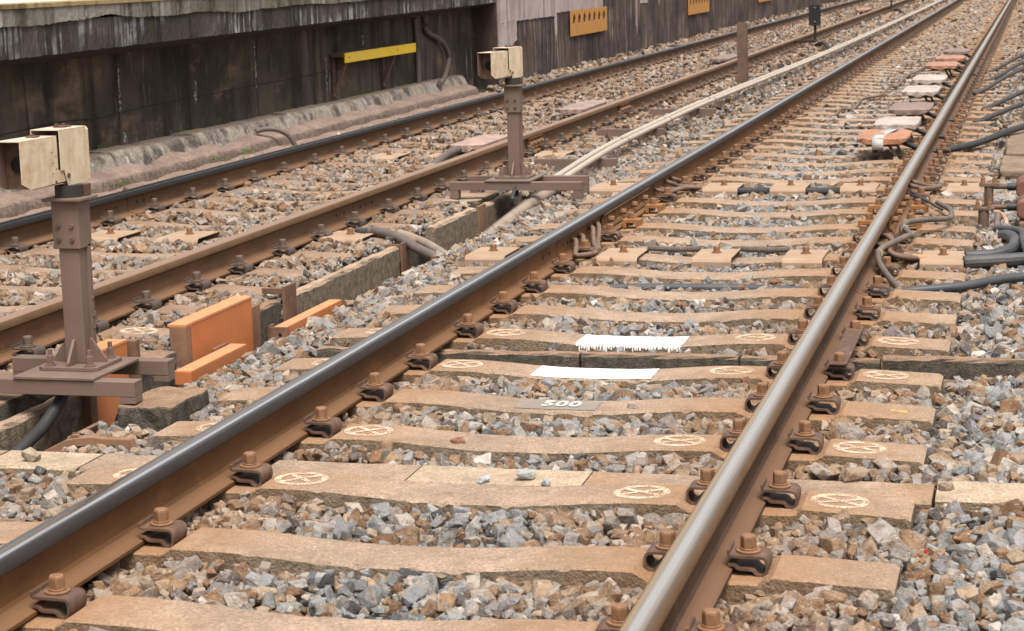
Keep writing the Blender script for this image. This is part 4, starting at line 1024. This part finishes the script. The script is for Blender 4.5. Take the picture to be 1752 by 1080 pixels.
for i, (x0, x1, mat, lab) in enumerate(((-.68, -.235, 'sleeper', 'brown flush slab at the left rail foot'), (-.23, .275, 'lid', 'pale flush slab with small stones between the rails'), (.28, 1.235, 'sleeper', 'brown flush slab under the rightmost rail'), (1.245, 2.1, 'lid', 'pale flush slab at the right edge'),
      (-1.24, -.80, 'sleeper', 'brown flush slab left of the left rail'), (-1.56, -1.25, 'lid', 'pale flush slab left of the left rail, outer one'), (-2.2, -1.57, 'sleeper', 'leftmost brown flush slab, cut by the left edge'))):
    dz = zt
    z = -.012 if -.3 < x0 < .1 else (-.012 if x0 < -.3 or x0 < 1 else -.002)
    slab('flush_slab', x0, x1, 5.305, 5.50, -.12, z, mat, lab, 'slab', 60 + i, 'flush concrete slabs', .0015)
# raised old slabs at the right edge
for i, (y0, y1, lab) in enumerate(((13.35, 14.35, 'nearest raised brown slab at the right edge behind the red machine'), (14.37, 15.6, 'second raised brown slab at the right edge, black cable across it'), (15.62, 17.2, 'farthest raised brown slab at the right edge'))):
    block('edge_slab', 1.27 + .01 * i, 2.0, y0, y1, -.15, .045, 'block', lab, 'slab', 70 + i, .012, 'raised slabs at the right edge', .015)

# ------------------------------------------------------------------ wrapped boxes on stands
def wrapped(x, y, lx, ly, z, mat, label, seed, strap_=False, legs=True, h=.05, rz=0, group='wrapped boxes'):
    rg = random.Random(seed); t = thing('wrapped_box', label, 'wrapped box', (x, y, 0), rz, group)
    bm = bmesh.new(); bmesh.ops.create_cube(bm, size=1); bmesh.ops.subdivide_edges(bm, edges=bm.edges, cuts=9, use_grid_fill=True)
    ph = [rg.uniform(0, 6.28) for _ in range(6)]
    for v in bm.verts:
        u, q, s = v.co.x * 2, v.co.y * 2, v.co.z * 2
        r_ = 1 - .10 * (abs(u) ** 6 * abs(q) ** 6); r_ -= .05 * (abs(s) > .9)
        px, py = u * r_ * lx / 2, q * r_ * ly / 2; pz = s * h / 2 * (1 - .25 * (abs(u) > .9))
        if s > .9:
            pz += .026 * max(0, 1 - 2.2 * abs(q + .55 + .1 * u)) * max(0, 1 - abs(u) * 1.3) - .012 * (abs(u) ** 4 + abs(q) ** 4) / 2
        if q < -.9 or u > .9: pz += .010 * math.sin(7 * u + ph[0]) * (1 - s) / 2; py += .012 * math.sin(9 * u + ph[1]) * (1 - s) / 2
        wr = .007 * (math.sin(23 * u + 9 * q + ph[2]) + math.sin(17 * q - 12 * u + ph[3]) + .6 * math.sin(41 * u + ph[4]) * math.sin(37 * q + ph[5]))
        n = Vector((px / lx, py / ly, pz / h)).normalized(); v.co = Vector((px, py, pz + z + h / 2)) + n * wr
        if q < -.85 and s < 0 and abs(u) < .35: v.co.z -= .018 * (1 - abs(u) / .35)
    me = bpy.data.meshes.new('wrapping'); bm.to_mesh(me); bm.free(); me.materials.append(M[mat]); me.polygons.foreach_set('use_smooth', [True] * len(me.polygons))
    o = link('wrapping', me, t); ss = o.modifiers.new('Subdivision', 'SUBSURF'); ss.levels = 1; ss.render_levels = 1
    if strap_:
        b = MB(); xs = (-.045, .035); zt2 = z + h + .007
        vs = []
        for yy, zz, dx in ((ly * .40, zt2 - .004, .05), (ly * .2, zt2 + .004, .035), (0, zt2 + .006, .02), (-ly * .25, zt2 + .008, 0), (-ly * .43, zt2 + .003, -.012), (-ly * .515, zt2 - .02, -.015), (-ly * .53, z - .015, -.015), (-ly * .5, z - .035, -.015)):
            vs += [(xs[0] + dx, yy, zz), (xs[1] + dx, yy, zz)]
        b.add(vs, [(2 * i, 2 * i + 1, 2 * i + 3, 2 * i + 2) for i in range(7)]); s = b.build('tape_strap', M['tape'], t, smooth=60)
        m = s.modifiers.new('Solidify', 'SOLIDIFY'); m.thickness = .002
    if legs:
        for sy in (-.3, .3):
            b = MB(); b.tube([(-lx * .25, sy * ly, z + .004), (lx * .08, sy * ly, z - .002), (lx * .32, sy * ly - .05, -.005), (lx * .36, sy * ly - .055, -.01), (lx * .75, sy * ly - .05, -.008)], .011, 8, 0, 4); b.build('leg', M['galv'] if strap_ else M['cable'], t, smooth=60)
        b = MB(); b.box(-lx * .3, lx * .3, -ly * .42, ly * .42, z - .018, z - .002); b.build('tray', M['hose'], t, bevel=.003)
        b = MB(); b.tube([(lx * .3, 0, z - .01), (lx * .55, .04, z - .05), (lx * .8, .06, z - .085), (lx * 1.05, .08, z - .09)], .018, 8); b.build('lead', M['black'], t, smooth=60)
WB = [(.435, 14.75, .36, .85, .115, 'wrap_orange', 'orange wrapped box with a grey tape strap, nearest on the right track', True),
      (.455, 15.85, .33, .95, .125, 'wrap_pink', 'pale wrapped box directly behind the orange taped one', False),
      (.46, 17.55, .35, 1.1, .115, 'wrap_brown', 'brown wrapped box between two pale ones on the right track', False),
      (.42, 19.85, .34, 1.2, .115, 'wrap_pink', 'pale pink wrapped box behind the brown one', False),
      (.405, 21.7, .34, 1.1, .115, 'wrap_pink', 'second pale pink wrapped box in front of the salmon one', False),
      (.42, 24.2, .36, 1.1, .125, 'wrap_salmon', 'salmon orange wrapped box with a brown top, sixth in the row', False),
      (.44, 26.0, .35, 1.0, .115, 'wrap_salmon', 'salmon wrapped box, next to last in the row', False),
      (.45, 27.8, .33, 1.0, .115, 'wrap_brown', 'brown wrapped box, last and farthest of the row on the right track', False)]
for i, (x, y, lx, ly, z, m, lab, st) in enumerate(WB): wrapped(x, y, lx, ly * (.93 if st else .82), z, m, lab, 100 + i, st)
wrapped(-2.70, 15.15, .26, .95, .05, 'wrap_mauve', 'brownish wrapped packet beside the farther post, on the left track', 120, legs=False, h=.055, group='wrapped packets on the left track')
wrapped(-2.68, 18.8, .26, 1.2, .06, 'wrap_grey', 'grey-brown wrapped packet lying beyond the farther post on the left track', 121, legs=False, h=.055, group='wrapped packets on the left track')
wrapped(-2.72, 28.2, .28, 1.3, .06, 'wrap_brown', 'dark wrapped packet beside the plain steel post on the left track', 122, legs=False, h=.05, group='wrapped packets on the left track')
wrapped(-2.75, 52.0, .3, 2.0, .08, 'wrap_salmon', 'farthest wrapped packet on the left track, at the top edge', 123, legs=False, h=.06, group='wrapped packets on the left track')
b = MB(); b.tube([(-2.74, 14.7, .07), (-2.74, 14.3, .05), (-2.70, 13.9, .02), (-2.62, 13.5, -.02)], .03, 10); tag(b.build('lead', M['cable'], smooth=60), 'dark lead running out from under the brownish wrapped packet', 'cable')

# ------------------------------------------------------------------ cables and hoses by the rails
def cable(pts, r, mat, label, cat='cable', group=None, sub=8, corr=0):
    b = MB(); b.tube(pts, r, 12, 0, sub, corr=corr); return tag(b.build('cable' if cat == 'cable' else cat.replace(' ', '_'), M[mat], smooth=50 if not corr else None), label, cat, group)
cable([(-.66, 8.80, -.03), (-.2, 8.83, -.022), (.3, 8.83, -.02), (.62, 8.79, -.03), (.75, 8.77, -.032), (.86, 8.74, -.02), (1.0, 8.72, .0), (1.2, 8.80, .01), (1.36, 8.95, .02), (1.6, 9.1, .02)], .021, 'hose', 'long dark blue hose crossing under the rails to the right edge', 'hose')
h1 = cable([(.95, 8.70, -.005), (.885, 8.88, .02), (.815, 9.12, .06), (.80, 9.33, .085), (.84, 9.50, .095), (.90, 9.72, .10), (.915, 9.86, .085), (.87, 10.02, .10), (.865, 10.22, .10), (.93, 10.45, .085), (1.05, 10.72, .06), (1.06, 10.9, .06), (1.04, 11.15, .055), (.96, 11.5, .05)], .0145, 'cable', 'grey brown cable snaking along the rightmost rail with two ties', 'cable')
for p in ((.803, 9.28, .082), (.872, 10.00, .098)):
    c = MB(); c.cyl((p[0], p[1], p[2]), .0185, .010, 14, 0, 'y'); c.build('cable_tie', M['pvc'], h1, smooth=40)
for i, (z, dy) in enumerate(((.075, 0), (.055, .18), (.07, .36), (.05, .5))):
    cable([(.765, 9.55 + dy, z), (.80, 9.50 + dy, z + .01), (.86, 9.42 + dy * .8, z - .02), (.92, 9.46 + dy * .3, .035), (.98, 9.55 + .02 * i, .02)], .0125, 'cable_rust', '%s rusty bond cable from the rightmost rail web to the tan cover' % NUMS[i], 'cable', 'bond cables at the rightmost rail')
cable([(.90, 9.56, .03), (.95, 9.52, .026), (1.0, 9.56, .02)], .017, 'clay', 'short brown cable end fitting entering the tan cover', 'cable end')
for i, (y, z) in enumerate(((9.72, .09), (9.88, .09), (10.12, .10), (10.26, .10))):
    cable([(-.745, y, z - .02), (-.715, y - .02, z - .02), (-.69, y - .12, .05), (-.665, y - .22 - .05 * (i % 2), .025), (-.60, 9.62 + .03 * i, .02)], .0125, 'cable_rust', '%s bent bond cable from the left rail web toward the tan covers' % NUMS[i], 'cable', 'bond cables at the left rail')
for i, (y, z) in enumerate(((12.0, .08), (12.15, .07), (12.35, .09), (12.55, .09))):
    cable([(-.745, y, z - .01), (-.70, y - .02, z - .02), (-.67, y + .08, .04), (-.62, 12.4 + .05 * i, .03), (-.54, 12.5, .02)], .012, 'cable_rust', '%s bond cable from the left rail web, at the farther row of covers' % NUMS[i], 'cable', 'far bond cables at the left rail')
for i in range(2):
    cable([(.765, 12.1 + .2 * i, .085), (.80, 12.05 + .2 * i, .08), (.86, 12.2 + .15 * i, .05), (.93, 12.5, .03)], .014, 'cable_rust', '%s bond cable from the rightmost rail toward the farther tan cover' % NUMS[i], 'cable', 'far bond cables at the rightmost rail')
for i in range(3):
    cable([(.80, 11.65 + .07 * i, .075), (.88, 11.45 + .03 * i, .075), (.95, 11.3, .06), (1.0, 11.2, .045)], .006, 'black', '%s thin black wire at the rightmost rail joint' % NUMS[i], 'cable', 'thin wires at the joint')
cable([(1.175, 9.66, .012), (1.30, 9.70, .015), (1.385, 9.82, .03), (1.40, 10.05, .035), (1.37, 10.3, .025), (1.33, 10.5, .0)], .030, 'hose', 'curled ribbed hose leaving the tan cover, upper one', 'hose', None, 22, .012)
cable([(1.175, 9.47, .012), (1.3, 9.50, .016), (1.45, 9.55, .02), (1.7, 9.7, .02)], .033, 'hose', 'straight ribbed hose leaving the tan cover, lower one', 'hose', None, 34, .012)
cable([(1.30, 10.6, .02), (1.36, 10.45, .04), (1.43, 10.2, .06), (1.44, 9.9, .06), (1.47, 9.5, .03)], .020, 'hose', 'dark hose arching over the curled one at the right edge', 'hose')
cable([(1.52, 10.1, .055), (1.47, 9.85, .05), (1.50, 9.55, .045), (1.56, 9.3, .03)], .036, 'hose', 'thick grey hose cut by the right edge', 'hose')
cable([(.80, 14.9, .02), (.95, 15.0, .035), (1.1, 15.3, .05), (1.3, 15.85, .085), (1.5, 16.5, .09), (1.9, 17.6, .09)], .026, 'black', 'black cable rising over the raised slabs at the right edge, nearest of six', 'cable')
for i, (y0, x0, dy, z, lab) in enumerate(((17.6, .98, 2.0, .07, 'black cable bundle end, second from the front at the right edge'), (19.2, 1.02, 2.4, .08, 'black cable at the right edge, third from the front'), (21.0, .84, 3.4, .10, 'black cable reaching nearest the rail, fourth from the front'),
                                      (23.3, .93, 3.4, .10, 'black cable at the right edge, fifth from the front'), (25.0, .90, 3.4, .10, 'black cable at the right edge, farthest of six'))):
    cable([(x0, y0, .0), (x0 + .15, y0 + dy * .22, .035), (x0 + .35, y0 + dy * .55, z), (x0 + .6, y0 + dy, z + .02), (x0 + .9, y0 + dy * 1.4, z)], .022, 'cable_dark', lab, 'cable', 'black cables at the right edge')
# crumpled brown cable between the rails far off
cable([(-.28, 18.6, .0), (-.27, 19.0, .03), (-.19, 19.4, .0), (-.17, 20.2, .04), (-.06, 21.0, .02), (-.02, 21.9, .05), (.0, 22.6, .01), (.03, 24.0, .04), (.10, 26.0, .02), (.12, 28.0, .05)], .014, 'cable_rust', 'crumpled thin brown cable between the rails beyond the farther covers', 'cable', None, 5)
# broken conduits crossing the trough
c1 = cable([(-1.97, 10.28, .035), (-1.80, 10.16, .02), (-1.60, 9.98, -.03), (-1.42, 9.82, -.06)], .026, 'cable', 'open ended brown conduit lying across the trough', 'conduit')
c = MB(); c.cyl((-1.985, 10.27, .036), .031, .02, 16, 0, 'x'); c.build('pipe_collar', M['cable'], c1, smooth=40); c = MB(); c.cyl((-1.9875, 10.27, .036), .019, .002, 16, 0, 'x'); c.build('pipe_mouth', M['cavity_shade'], c1)
cable([(-1.86, 10.42, .0), (-1.68, 10.28, -.03), (-1.50, 10.05, -.06), (-1.38, 9.9, -.08)], .026, 'duct', 'pale conduit just behind the open ended one', 'conduit')
cable([(-2.06, 10.30, .03), (-2.02, 10.26, .032), (-1.985, 10.24, .035)], .021, 'hose', 'dark grey conduit stub beside the tan cover at the dull rail', 'conduit')
plate('rust_plate', -1.50, -1.33, 9.80, 9.86, -.06, -.03, 'rust_plate', 'flat brown strip on the right trough wall at the conduits', 'plate')
plate('rust_plate', -1.46, -1.30, 12.0, 12.06, -.05, -.02, 'rust_plate', 'flat brown strip on the right trough wall near the farther post', 'plate')

# spacer plate bridging two clips on the rightmost rail
t = thing('bridge_plate', 'flat brown steel plate bridging two clips over the cross drain', 'plate', (.847, 7.17, .0445))
b = MB(); b.box(-.030, .030, -.365, .375, .005, .012); b.build('strip', M['clip'], t, bevel=.0015)

# point-rod clamp and red machine at the right edge
t = thing('flange_pipe', 'dark upright flanged pipe with two bolts beside the red machine', 'pipe', (1.225, 11.0, 0))
b = MB(); b.cyl((0, 0, -.06), .028, .13, 20); b.build('pipe', M['shelf_brown'], t, smooth=40)
b = MB(); b.box(-.055, .055, -.03, .03, .0705, .085); b.build('flange', M['shelf_brown'], t, bevel=.002)
for dx in (-.032, .030):
    b = MB(); b.bolt((dx, 0, .0853), .011, .02); b.cyl((dx, 0, .11), .006, .02, 8); b.build('bolt', M['bolt'], t, bevel=.001)
t = thing('flange_pipe', 'second upright flanged pipe just behind the dark one', 'pipe', (1.235, 11.75, 0))
b = MB(); b.cyl((0, 0, -.02), .026, .135, 20); b.build('pipe', M['shelf_brown'], t, smooth=40)
b = MB(); b.box(-.055, .055, -.03, .03, .1155, .132); b.build('flange', M['shelf_brown'], t, bevel=.002)
for dx in (-.034, .030):
    b = MB(); b.bolt((dx, 0, .1323), .012, .024); b.cyl((dx, 0, .162), .006, .022, 8); b.build('bolt', M['bolt'], t, bevel=.001)
t = thing('point_machine', 'red oxide painted cast machine on a concrete block, cut by the right edge', 'machine', (1.50, 11.1, 0))
for y, z, x in ((.75, .10, -.115), (.0, .075, -.105)):
    b = MB(); b.prism([(x, z - .03), (x + .03, z - .05), (x + .5, z - .05), (x + .5, z + .12), (x + .09, z + .10), (x + .07, z + .055), (x + .02, z + .05), (x, z + .03)], y - .14, y + .14); b.build('casting', M['red_rust'], t, bevel=.012, seg=3)
    b = MB(); b.cyl((x - .15, y, z), .013, .16, 12, 0, 'x'); b.build('rod', M['shelf_brown'], t, smooth=40); b = MB(); b.cyl((x - .05, y, z), .021, .05, 14, 0, 'x'); b.build('sleeve', M['black'], t, smooth=40)
b = MB(); b.box(-.09, .5, -.22, .2, -.02, .015); b.build('bed_plate', M['rust_plate'], t, bevel=.004)
for i in range(3):
    b = MB(); b.tube([(-.235, -.08, .06), (-.19, -.06, .055 - .004 * i), (-.15 - .006 * i, -.08, .01), (-.17, -.12, -.02), (-.20, -.16, -.01)], .0055, 8); b.build('lead_wire', M['white_lead'], t, smooth=50)
block('concrete_block', 1.40, 2.0, 10.85, 11.35, -.2, -.025, 'block', 'concrete block under the red machine at the right edge', 'concrete block', 6, .01)
cable([(1.30, 10.95, .05), (1.30, 10.8, .02), (1.31, 10.6, -.02)], .017, 'cable', 'short dark lead dropping beside the flanged pipe', 'cable')
# ------------------------------------------------------------------ ballast: every stone is real geometry, one object of stuff
def stone_shape(rng, n, sub=False):
    bm = bmesh.new()
    sc = np.array([1.0, rng.uniform(.66, .95), rng.uniform(.48, .78)])
    if n >= 10:      # a crushed lump: a block whose corners are broken off at random
        P = np.array([(a, b_, c_) for a in (-1, 1) for b_ in (-1, 1) for c_ in (-1, 1)], float) * rng.uniform(.42, .86, size=(8, 3))
        Q = rng.normal(size=(n - 4, 3)); Q /= np.linalg.norm(Q, axis=1)[:, None]; P = np.concatenate([P, Q * rng.uniform(.72, 1.02, size=(n - 4, 1))])
        P[:, 0] += rng.uniform(-.3, .3) * P[:, 2]; P[:, 1] += rng.uniform(-.25, .25) * P[:, 0]
    else:
        P = rng.normal(size=(n, 3)); P /= np.linalg.norm(P, axis=1)[:, None]
    P = P * sc
    for p in P: bm.verts.new(p)
    r = bmesh.ops.convex_hull(bm, input=bm.verts)
    bmesh.ops.delete(bm, geom=[v for v in bm.verts if not v.link_faces], context='VERTS')
    if sub: bmesh.ops.bevel(bm, geom=list(bm.edges), offset=.035, segments=1, affect='EDGES', profile=.6)
    bmesh.ops.triangulate(bm, faces=bm.faces)
    bm.verts.index_update()
    V = np.array([v.co[:] for v in bm.verts]); F = np.array([[v.index for v in f.verts] for f in bm.faces]); bm.free()
    return V, F
srng = np.random.default_rng(5)
LIB_N = [stone_shape(srng, srng.integers(11, 17), True) for _ in range(36)]
LIB_M = [stone_shape(srng, srng.integers(10, 14)) for _ in range(30)]
LIB_F = [stone_shape(srng, 8) for _ in range(20)]

def surf(x, y):
    """height of the ballast surface"""
    z = np.full_like(x, -.03)
    u = np.abs(x)
    rt_ = u < 1.62
    z = np.where(rt_, -.022, z)
    z = np.where(u < .5, -.021 - .011 * np.cos(np.pi * u / 1.0), z)
    z = np.where((x > 1.15) & (x < 3), -.034 + .03 * np.clip((x - 1.2) / .6, 0, 1), z)
    z = np.where((x < -1.15) & (x > -1.5), -.034 + .02 * np.clip((y - 9) / 6, 0, 1), z)
    ul = np.abs(x - LTX)
    z = np.where(ul < 1.3, -.010 - .008 * np.cos(np.pi * np.clip(ul, 0, .5)), z)
    z = z + .012 * np.clip((y - 12) / 10, 0, 1.6) * (np.abs(u - .75) > .2) * (np.abs(ul - .75) > .2)
    z = np.where((x > -1.80) & (x < -1.2) & (y > 12.6), -.022, z)
    z = np.where(x < -4.28, -.03, z)
    z = np.where((x < -4.3) & (y > 22.5), -.0 + .05 * np.clip((-4.3 - x) / .4, 0, 1), z)
    for c in (-.75, .75, LTX - .75, LTX + .75):
        d = np.abs(x - c); z = np.where(d < .11, np.minimum(z, -.045), z)
    z = z + .009 + .008 * (ul < 1.25)
    return z + .006 * np.sin(x * 5.3 + y * 3.1) * np.sin(y * 4.7 - x * 2)
RECTS = [(TL - .07, TR_ + .05, 5.3, 12.6), (-1.6, 2.2, 5.29, 5.51), (-1.21, 1.9, 6.99, 7.34), (-2.25, -1.2, 5.29, 5.51),
         (-1.96, -1.69, 6.72, 7.04), (-1.385, -1.20, 5.88, 6.21), (-2.4, -1.80, 5.86, 6.36), (1.26, 2.1, 13.33, 17.25), (1.40, 2.0, 10.85, 11.35), (-5.3, -4.56, 8, 22.45), (-2.04, -1.80, 11.72, 12.3)]
RECTS += [(x - .10, x + .10, 9.44, 9.80) for x in (-.46, .0, .43, 1.075, -1.12)] + [(x - .11, x + .11, 12.42, 12.78) for x in (-.41, .01, .44, 1.07, -1.12)]
RECTS += [(x - .12, x + .12, y - .16, y + .16) for x, y in ((-2.07, 10.2), (-3.45, 10.15), (-2.98, 10.15), (-2.03, 14.85), (-3.3, 14.7), (-2.85, 14.7))]
RTa, LTa = np.array(RT), np.array(LT)
def blocked(x, y, r):
    k = np.zeros(len(x), bool)
    for x0, x1, y0, y1 in RECTS: k |= (x > x0 - r * .55) & (x < x1 + r * .55) & (y > y0 - r * .55) & (y < y1 + r * .55)
    for arr, cx in ((RTa, 0), (LTa, LTX)):
        i = np.clip(np.searchsorted(arr, y), 1, len(arr) - 1)
        d = np.minimum(np.abs(y - arr[i]), np.abs(y - arr[i - 1]))
        k |= (d < .103 + r * .62) & (np.abs(x - cx) < 1.2 + r * .6)
    # upright covers, posts
    return k | ((x < -4.66) & (y > 22.4)) | (x < -4.95)
pal = .84 * np.array([(.225, .228, .228), (.31, .297, .28), (.385, .33, .275), (.345, .255, .18), (.265, .168, .10), (.20, .11, .06), (.52, .47, .42), (.085, .087, .09), (.265, .262, .255)])
wt_g = np.array([.22, .17, .12, .14, .12, .07, .03, .07, .13]); wt_b = np.array([.05, .09, .15, .26, .21, .14, .05, .02, .03])
def in_view(x, y, z, m):
    d = np.stack([x - CAMP[0], y - CAMP[1], z - CAMP[2]], -1)
    dep = d @ np.array(fw); px = 876 + FPX * (d @ np.array(r2)) / dep; py = 540 - FPX * (d @ np.array(u2)) / dep
    mm = m + FPX * .45 / np.maximum(dep, 1)
    return (dep > .5) & (px > -mm) & (px < 1752 + mm) & (py > -60) & (py < 1080 + mm)
allV, allF, allC, base = [], [], [], 0
def scatter(y0, y1, sp, size, lib, layers, seed):
    global base
    rg = np.random.default_rng(seed)
    for li, (dz, spk, sk) in enumerate(layers):
        s = sp * spk
        gx, gy = np.meshgrid(np.arange(-5.0, 4.0, s), np.arange(y0, y1, s * .9))
        gx = gx + (np.arange(gx.shape[0])[:, None] % 2) * s / 2
        x = (gx + rg.uniform(-.42, .42, gx.shape) * s).ravel(); y = (gy + rg.uniform(-.42, .42, gy.shape) * s).ravel()
        r = size * sk * np.exp(rg.normal(0, .34, len(x))); r = np.clip(r, size * .48, size * 1.95)
        z = surf(x, y)
        ok = in_view(x, y, z, 40) & ~blocked(x, y, r); x, y, z, r = x[ok], y[ok], z[ok], r[ok]
        z = z + dz * size - r * .55 + rg.uniform(-.18, .30, len(x)) * r
        nr_ = np.minimum.reduce([np.abs(x - c) for c in (-.75, .75, LTX - .75, LTX + .75)])
        z = np.where(nr_ < .10 + r, np.minimum(z, -.012 - r * .62), z)
        # stones along the rails and over the left track are coated with brake dust
        dust = np.clip(1.25 - nr_ / .46, 0, 1); dust = np.maximum(dust, np.where(x < -1.85, .62, 0)); dust = np.maximum(dust, np.where((x > -1.9) & (x < -1.2), .25, 0))
        dust = np.maximum(dust, np.clip((y - 16) / 30, 0, .5))
        pick = np.where(rg.random(len(x)) < dust * .92, 1, 0)
        cg = rg.choice(len(pal), len(x), p=wt_g / wt_g.sum()); cb = rg.choice(len(pal), len(x), p=wt_b / wt_b.sum())
        c = pal[np.where(pick, cb, cg)] * np.exp(rg.normal(0, .13, (len(x), 1))) * np.exp(rg.normal(0, .012, (len(x), 3)))
        c = c * (1 - .5 * dust[:, None]) + np.array((.235, .138, .078)) * (.5 * dust[:, None])
        vi = rg.integers(0, len(lib), len(x))
        for k, (V, F) in enumerate(lib):
            sel = np.where(vi == k)[0]
            if not len(sel): continue
            m = len(sel)
            q = rg.normal(size=(m, 4)); q[:, 1:3] *= .55; q /= np.linalg.norm(q, axis=1)[:, None]
            a, b_, c_, d_ = q.T
            Rm = np.stack([1 - 2 * (c_ * c_ + d_ * d_), 2 * (b_ * c_ - a * d_), 2 * (b_ * d_ + a * c_), 2 * (b_ * c_ + a * d_), 1 - 2 * (b_ * b_ + d_ * d_), 2 * (c_ * d_ - a * b_), 2 * (b_ * d_ - a * c_), 2 * (c_ * d_ + a * b_), 1 - 2 * (b_ * b_ + c_ * c_)], -1).reshape(m, 3, 3)
            W = np.einsum('mij,vj->mvi', Rm, V) * r[sel, None, None] + np.stack([x[sel], y[sel], z[sel]], -1)[:, None, :]
            nv = len(V)
            allV.append(W.reshape(-1, 3)); allF.append((F[None] + (base + np.arange(m) * nv)[:, None, None]).reshape(-1, 3))
            allC.append(np.repeat(c[sel], nv, axis=0)); base += m * nv
lay = ((-1.35, 1.1, 1.05), (-.08, 1.10, 1.04), (.1, 1.6, .6), (.55, 2.2, 1.12))
scatter(3.0, 7.2, .0375, .0258, LIB_N, lay, 1)
scatter(7.2, 10.5, .0395, .0262, LIB_M, lay, 2)
scatter(10.5, 15.5, .046, .028, LIB_M, lay[:1] + lay[1:], 3)
scatter(15.5, 25, .060, .034, LIB_F, (lay[0], lay[1], lay[3]), 4)
scatter(25, 42, .085, .042, LIB_F, (lay[1], lay[3]), 5)
scatter(42, 68, .125, .058, LIB_F, (lay[1], lay[3]), 6)
V = np.concatenate(allV).astype(np.float32); F = np.concatenate(allF).astype(np.int32); C_ = np.concatenate(allC)
me = bpy.data.meshes.new('ballast'); me.vertices.add(len(V)); me.vertices.foreach_set('co', V.ravel())
me.loops.add(F.size); me.loops.foreach_set('vertex_index', F.ravel()); me.polygons.add(len(F))
me.polygons.foreach_set('loop_start', np.arange(0, F.size, 3, dtype=np.int32)); me.polygons.foreach_set('loop_total', np.full(len(F), 3, dtype=np.int32))
me.update(calc_edges=True)
ca = me.color_attributes.new('col', 'FLOAT_COLOR', 'POINT'); ca.data.foreach_set('color', np.concatenate([C_, np.ones((len(C_), 1))], 1).astype(np.float32).ravel())
me.polygons.foreach_set('use_smooth', [False] * len(F)); me.materials.append(M['stone'])
bal = link('ballast', me); tag(bal, 'crushed stone ballast, grey and brown, between and around the sleepers', 'ballast', kind='stuff')
print('stones tris', len(F))

# single stones lying on the sleepers and slabs
def loose(x, y, z, r, c, label, sx=1, seed=0, rot=0):
    rg = np.random.default_rng(seed); Vv, Ff = stone_shape(rg, 15, True)
    me = bpy.data.meshes.new('loose_stone'); me.from_pydata((Vv * r * np.array((sx, 1, .95))).tolist(), [], Ff.tolist())
    a = me.color_attributes.new('col', 'FLOAT_COLOR', 'POINT'); a.data.foreach_set('color', np.tile(np.array((*c, 1), np.float32), len(Vv)))
    me.materials.append(M['stone']); o = link('loose_stone', me); o.location = (x, y, z + r * .5); o.rotation_euler = (rot, 0, rot * 3)
    return tag(o, label, 'stone', 'loose stones')
loose(-.20, 5.76, -.018, .026, (.24, .12, .07), 'dark reddish brown stone on the sleeper edge near its left circle', 1.15, 201, .2)
loose(-.365, 5.60, -.05, .044, (.30, .20, .12), 'largest brown boulder-like stone beside the flush brown slab', 1, 202, .4)
loose(.105, 5.38, -.012, .028, (.34, .34, .33), 'grey stone lying on the pale flush slab between the rails', 1.2, 203, .1)
loose(.0, 5.325, -.012, .018, (.36, .37, .38), 'small grey stone at the front joint of the pale flush slab', 1.3, 204, .3)
loose(.18, 5.32, -.012, .017, (.33, .35, .36), 'flat bluish chip right of the grey stone on the pale slab', 1.4, 205, .6)
loose(-1.43, 5.38, -.012, .034, (.33, .27, .19), 'tan stone standing on the outer pale slab by the left edge', 1, 206, .5)
loose(1.02, 5.50, -.01, .034, (.28, .2, .14), 'brown stone on the back edge of the right brown slab', 1.25, 207, .15)
loose(.92, 5.52, -.012, .03, (.36, .3, .25), 'paler brown stone leaning on the right brown slab, left of the darker one', 1.2, 208, .7)
loose(1.27, 5.40, -.01, .028, (.25, .19, .14), 'dark brown stone at the joint of the right pale slab', 1, 209, .2)
loose(-.19, 4.42, -.04, .027, (.10, .105, .115), 'nearly black slate chip at the bottom edge between the rails', 1.5, 210, .05)
loose(.235, 6.30, -.02, .026, (.20, .17, .14), 'dark stone on the front edge of the 500 sleeper', 1.1, 211, .9)

loose(1.25, 4.86, -.02, .010, (.42, .03, .035), 'tiny bright red chip among the stones at the right edge', 1.6, 212, .4)
bpy.context.view_layer.update()
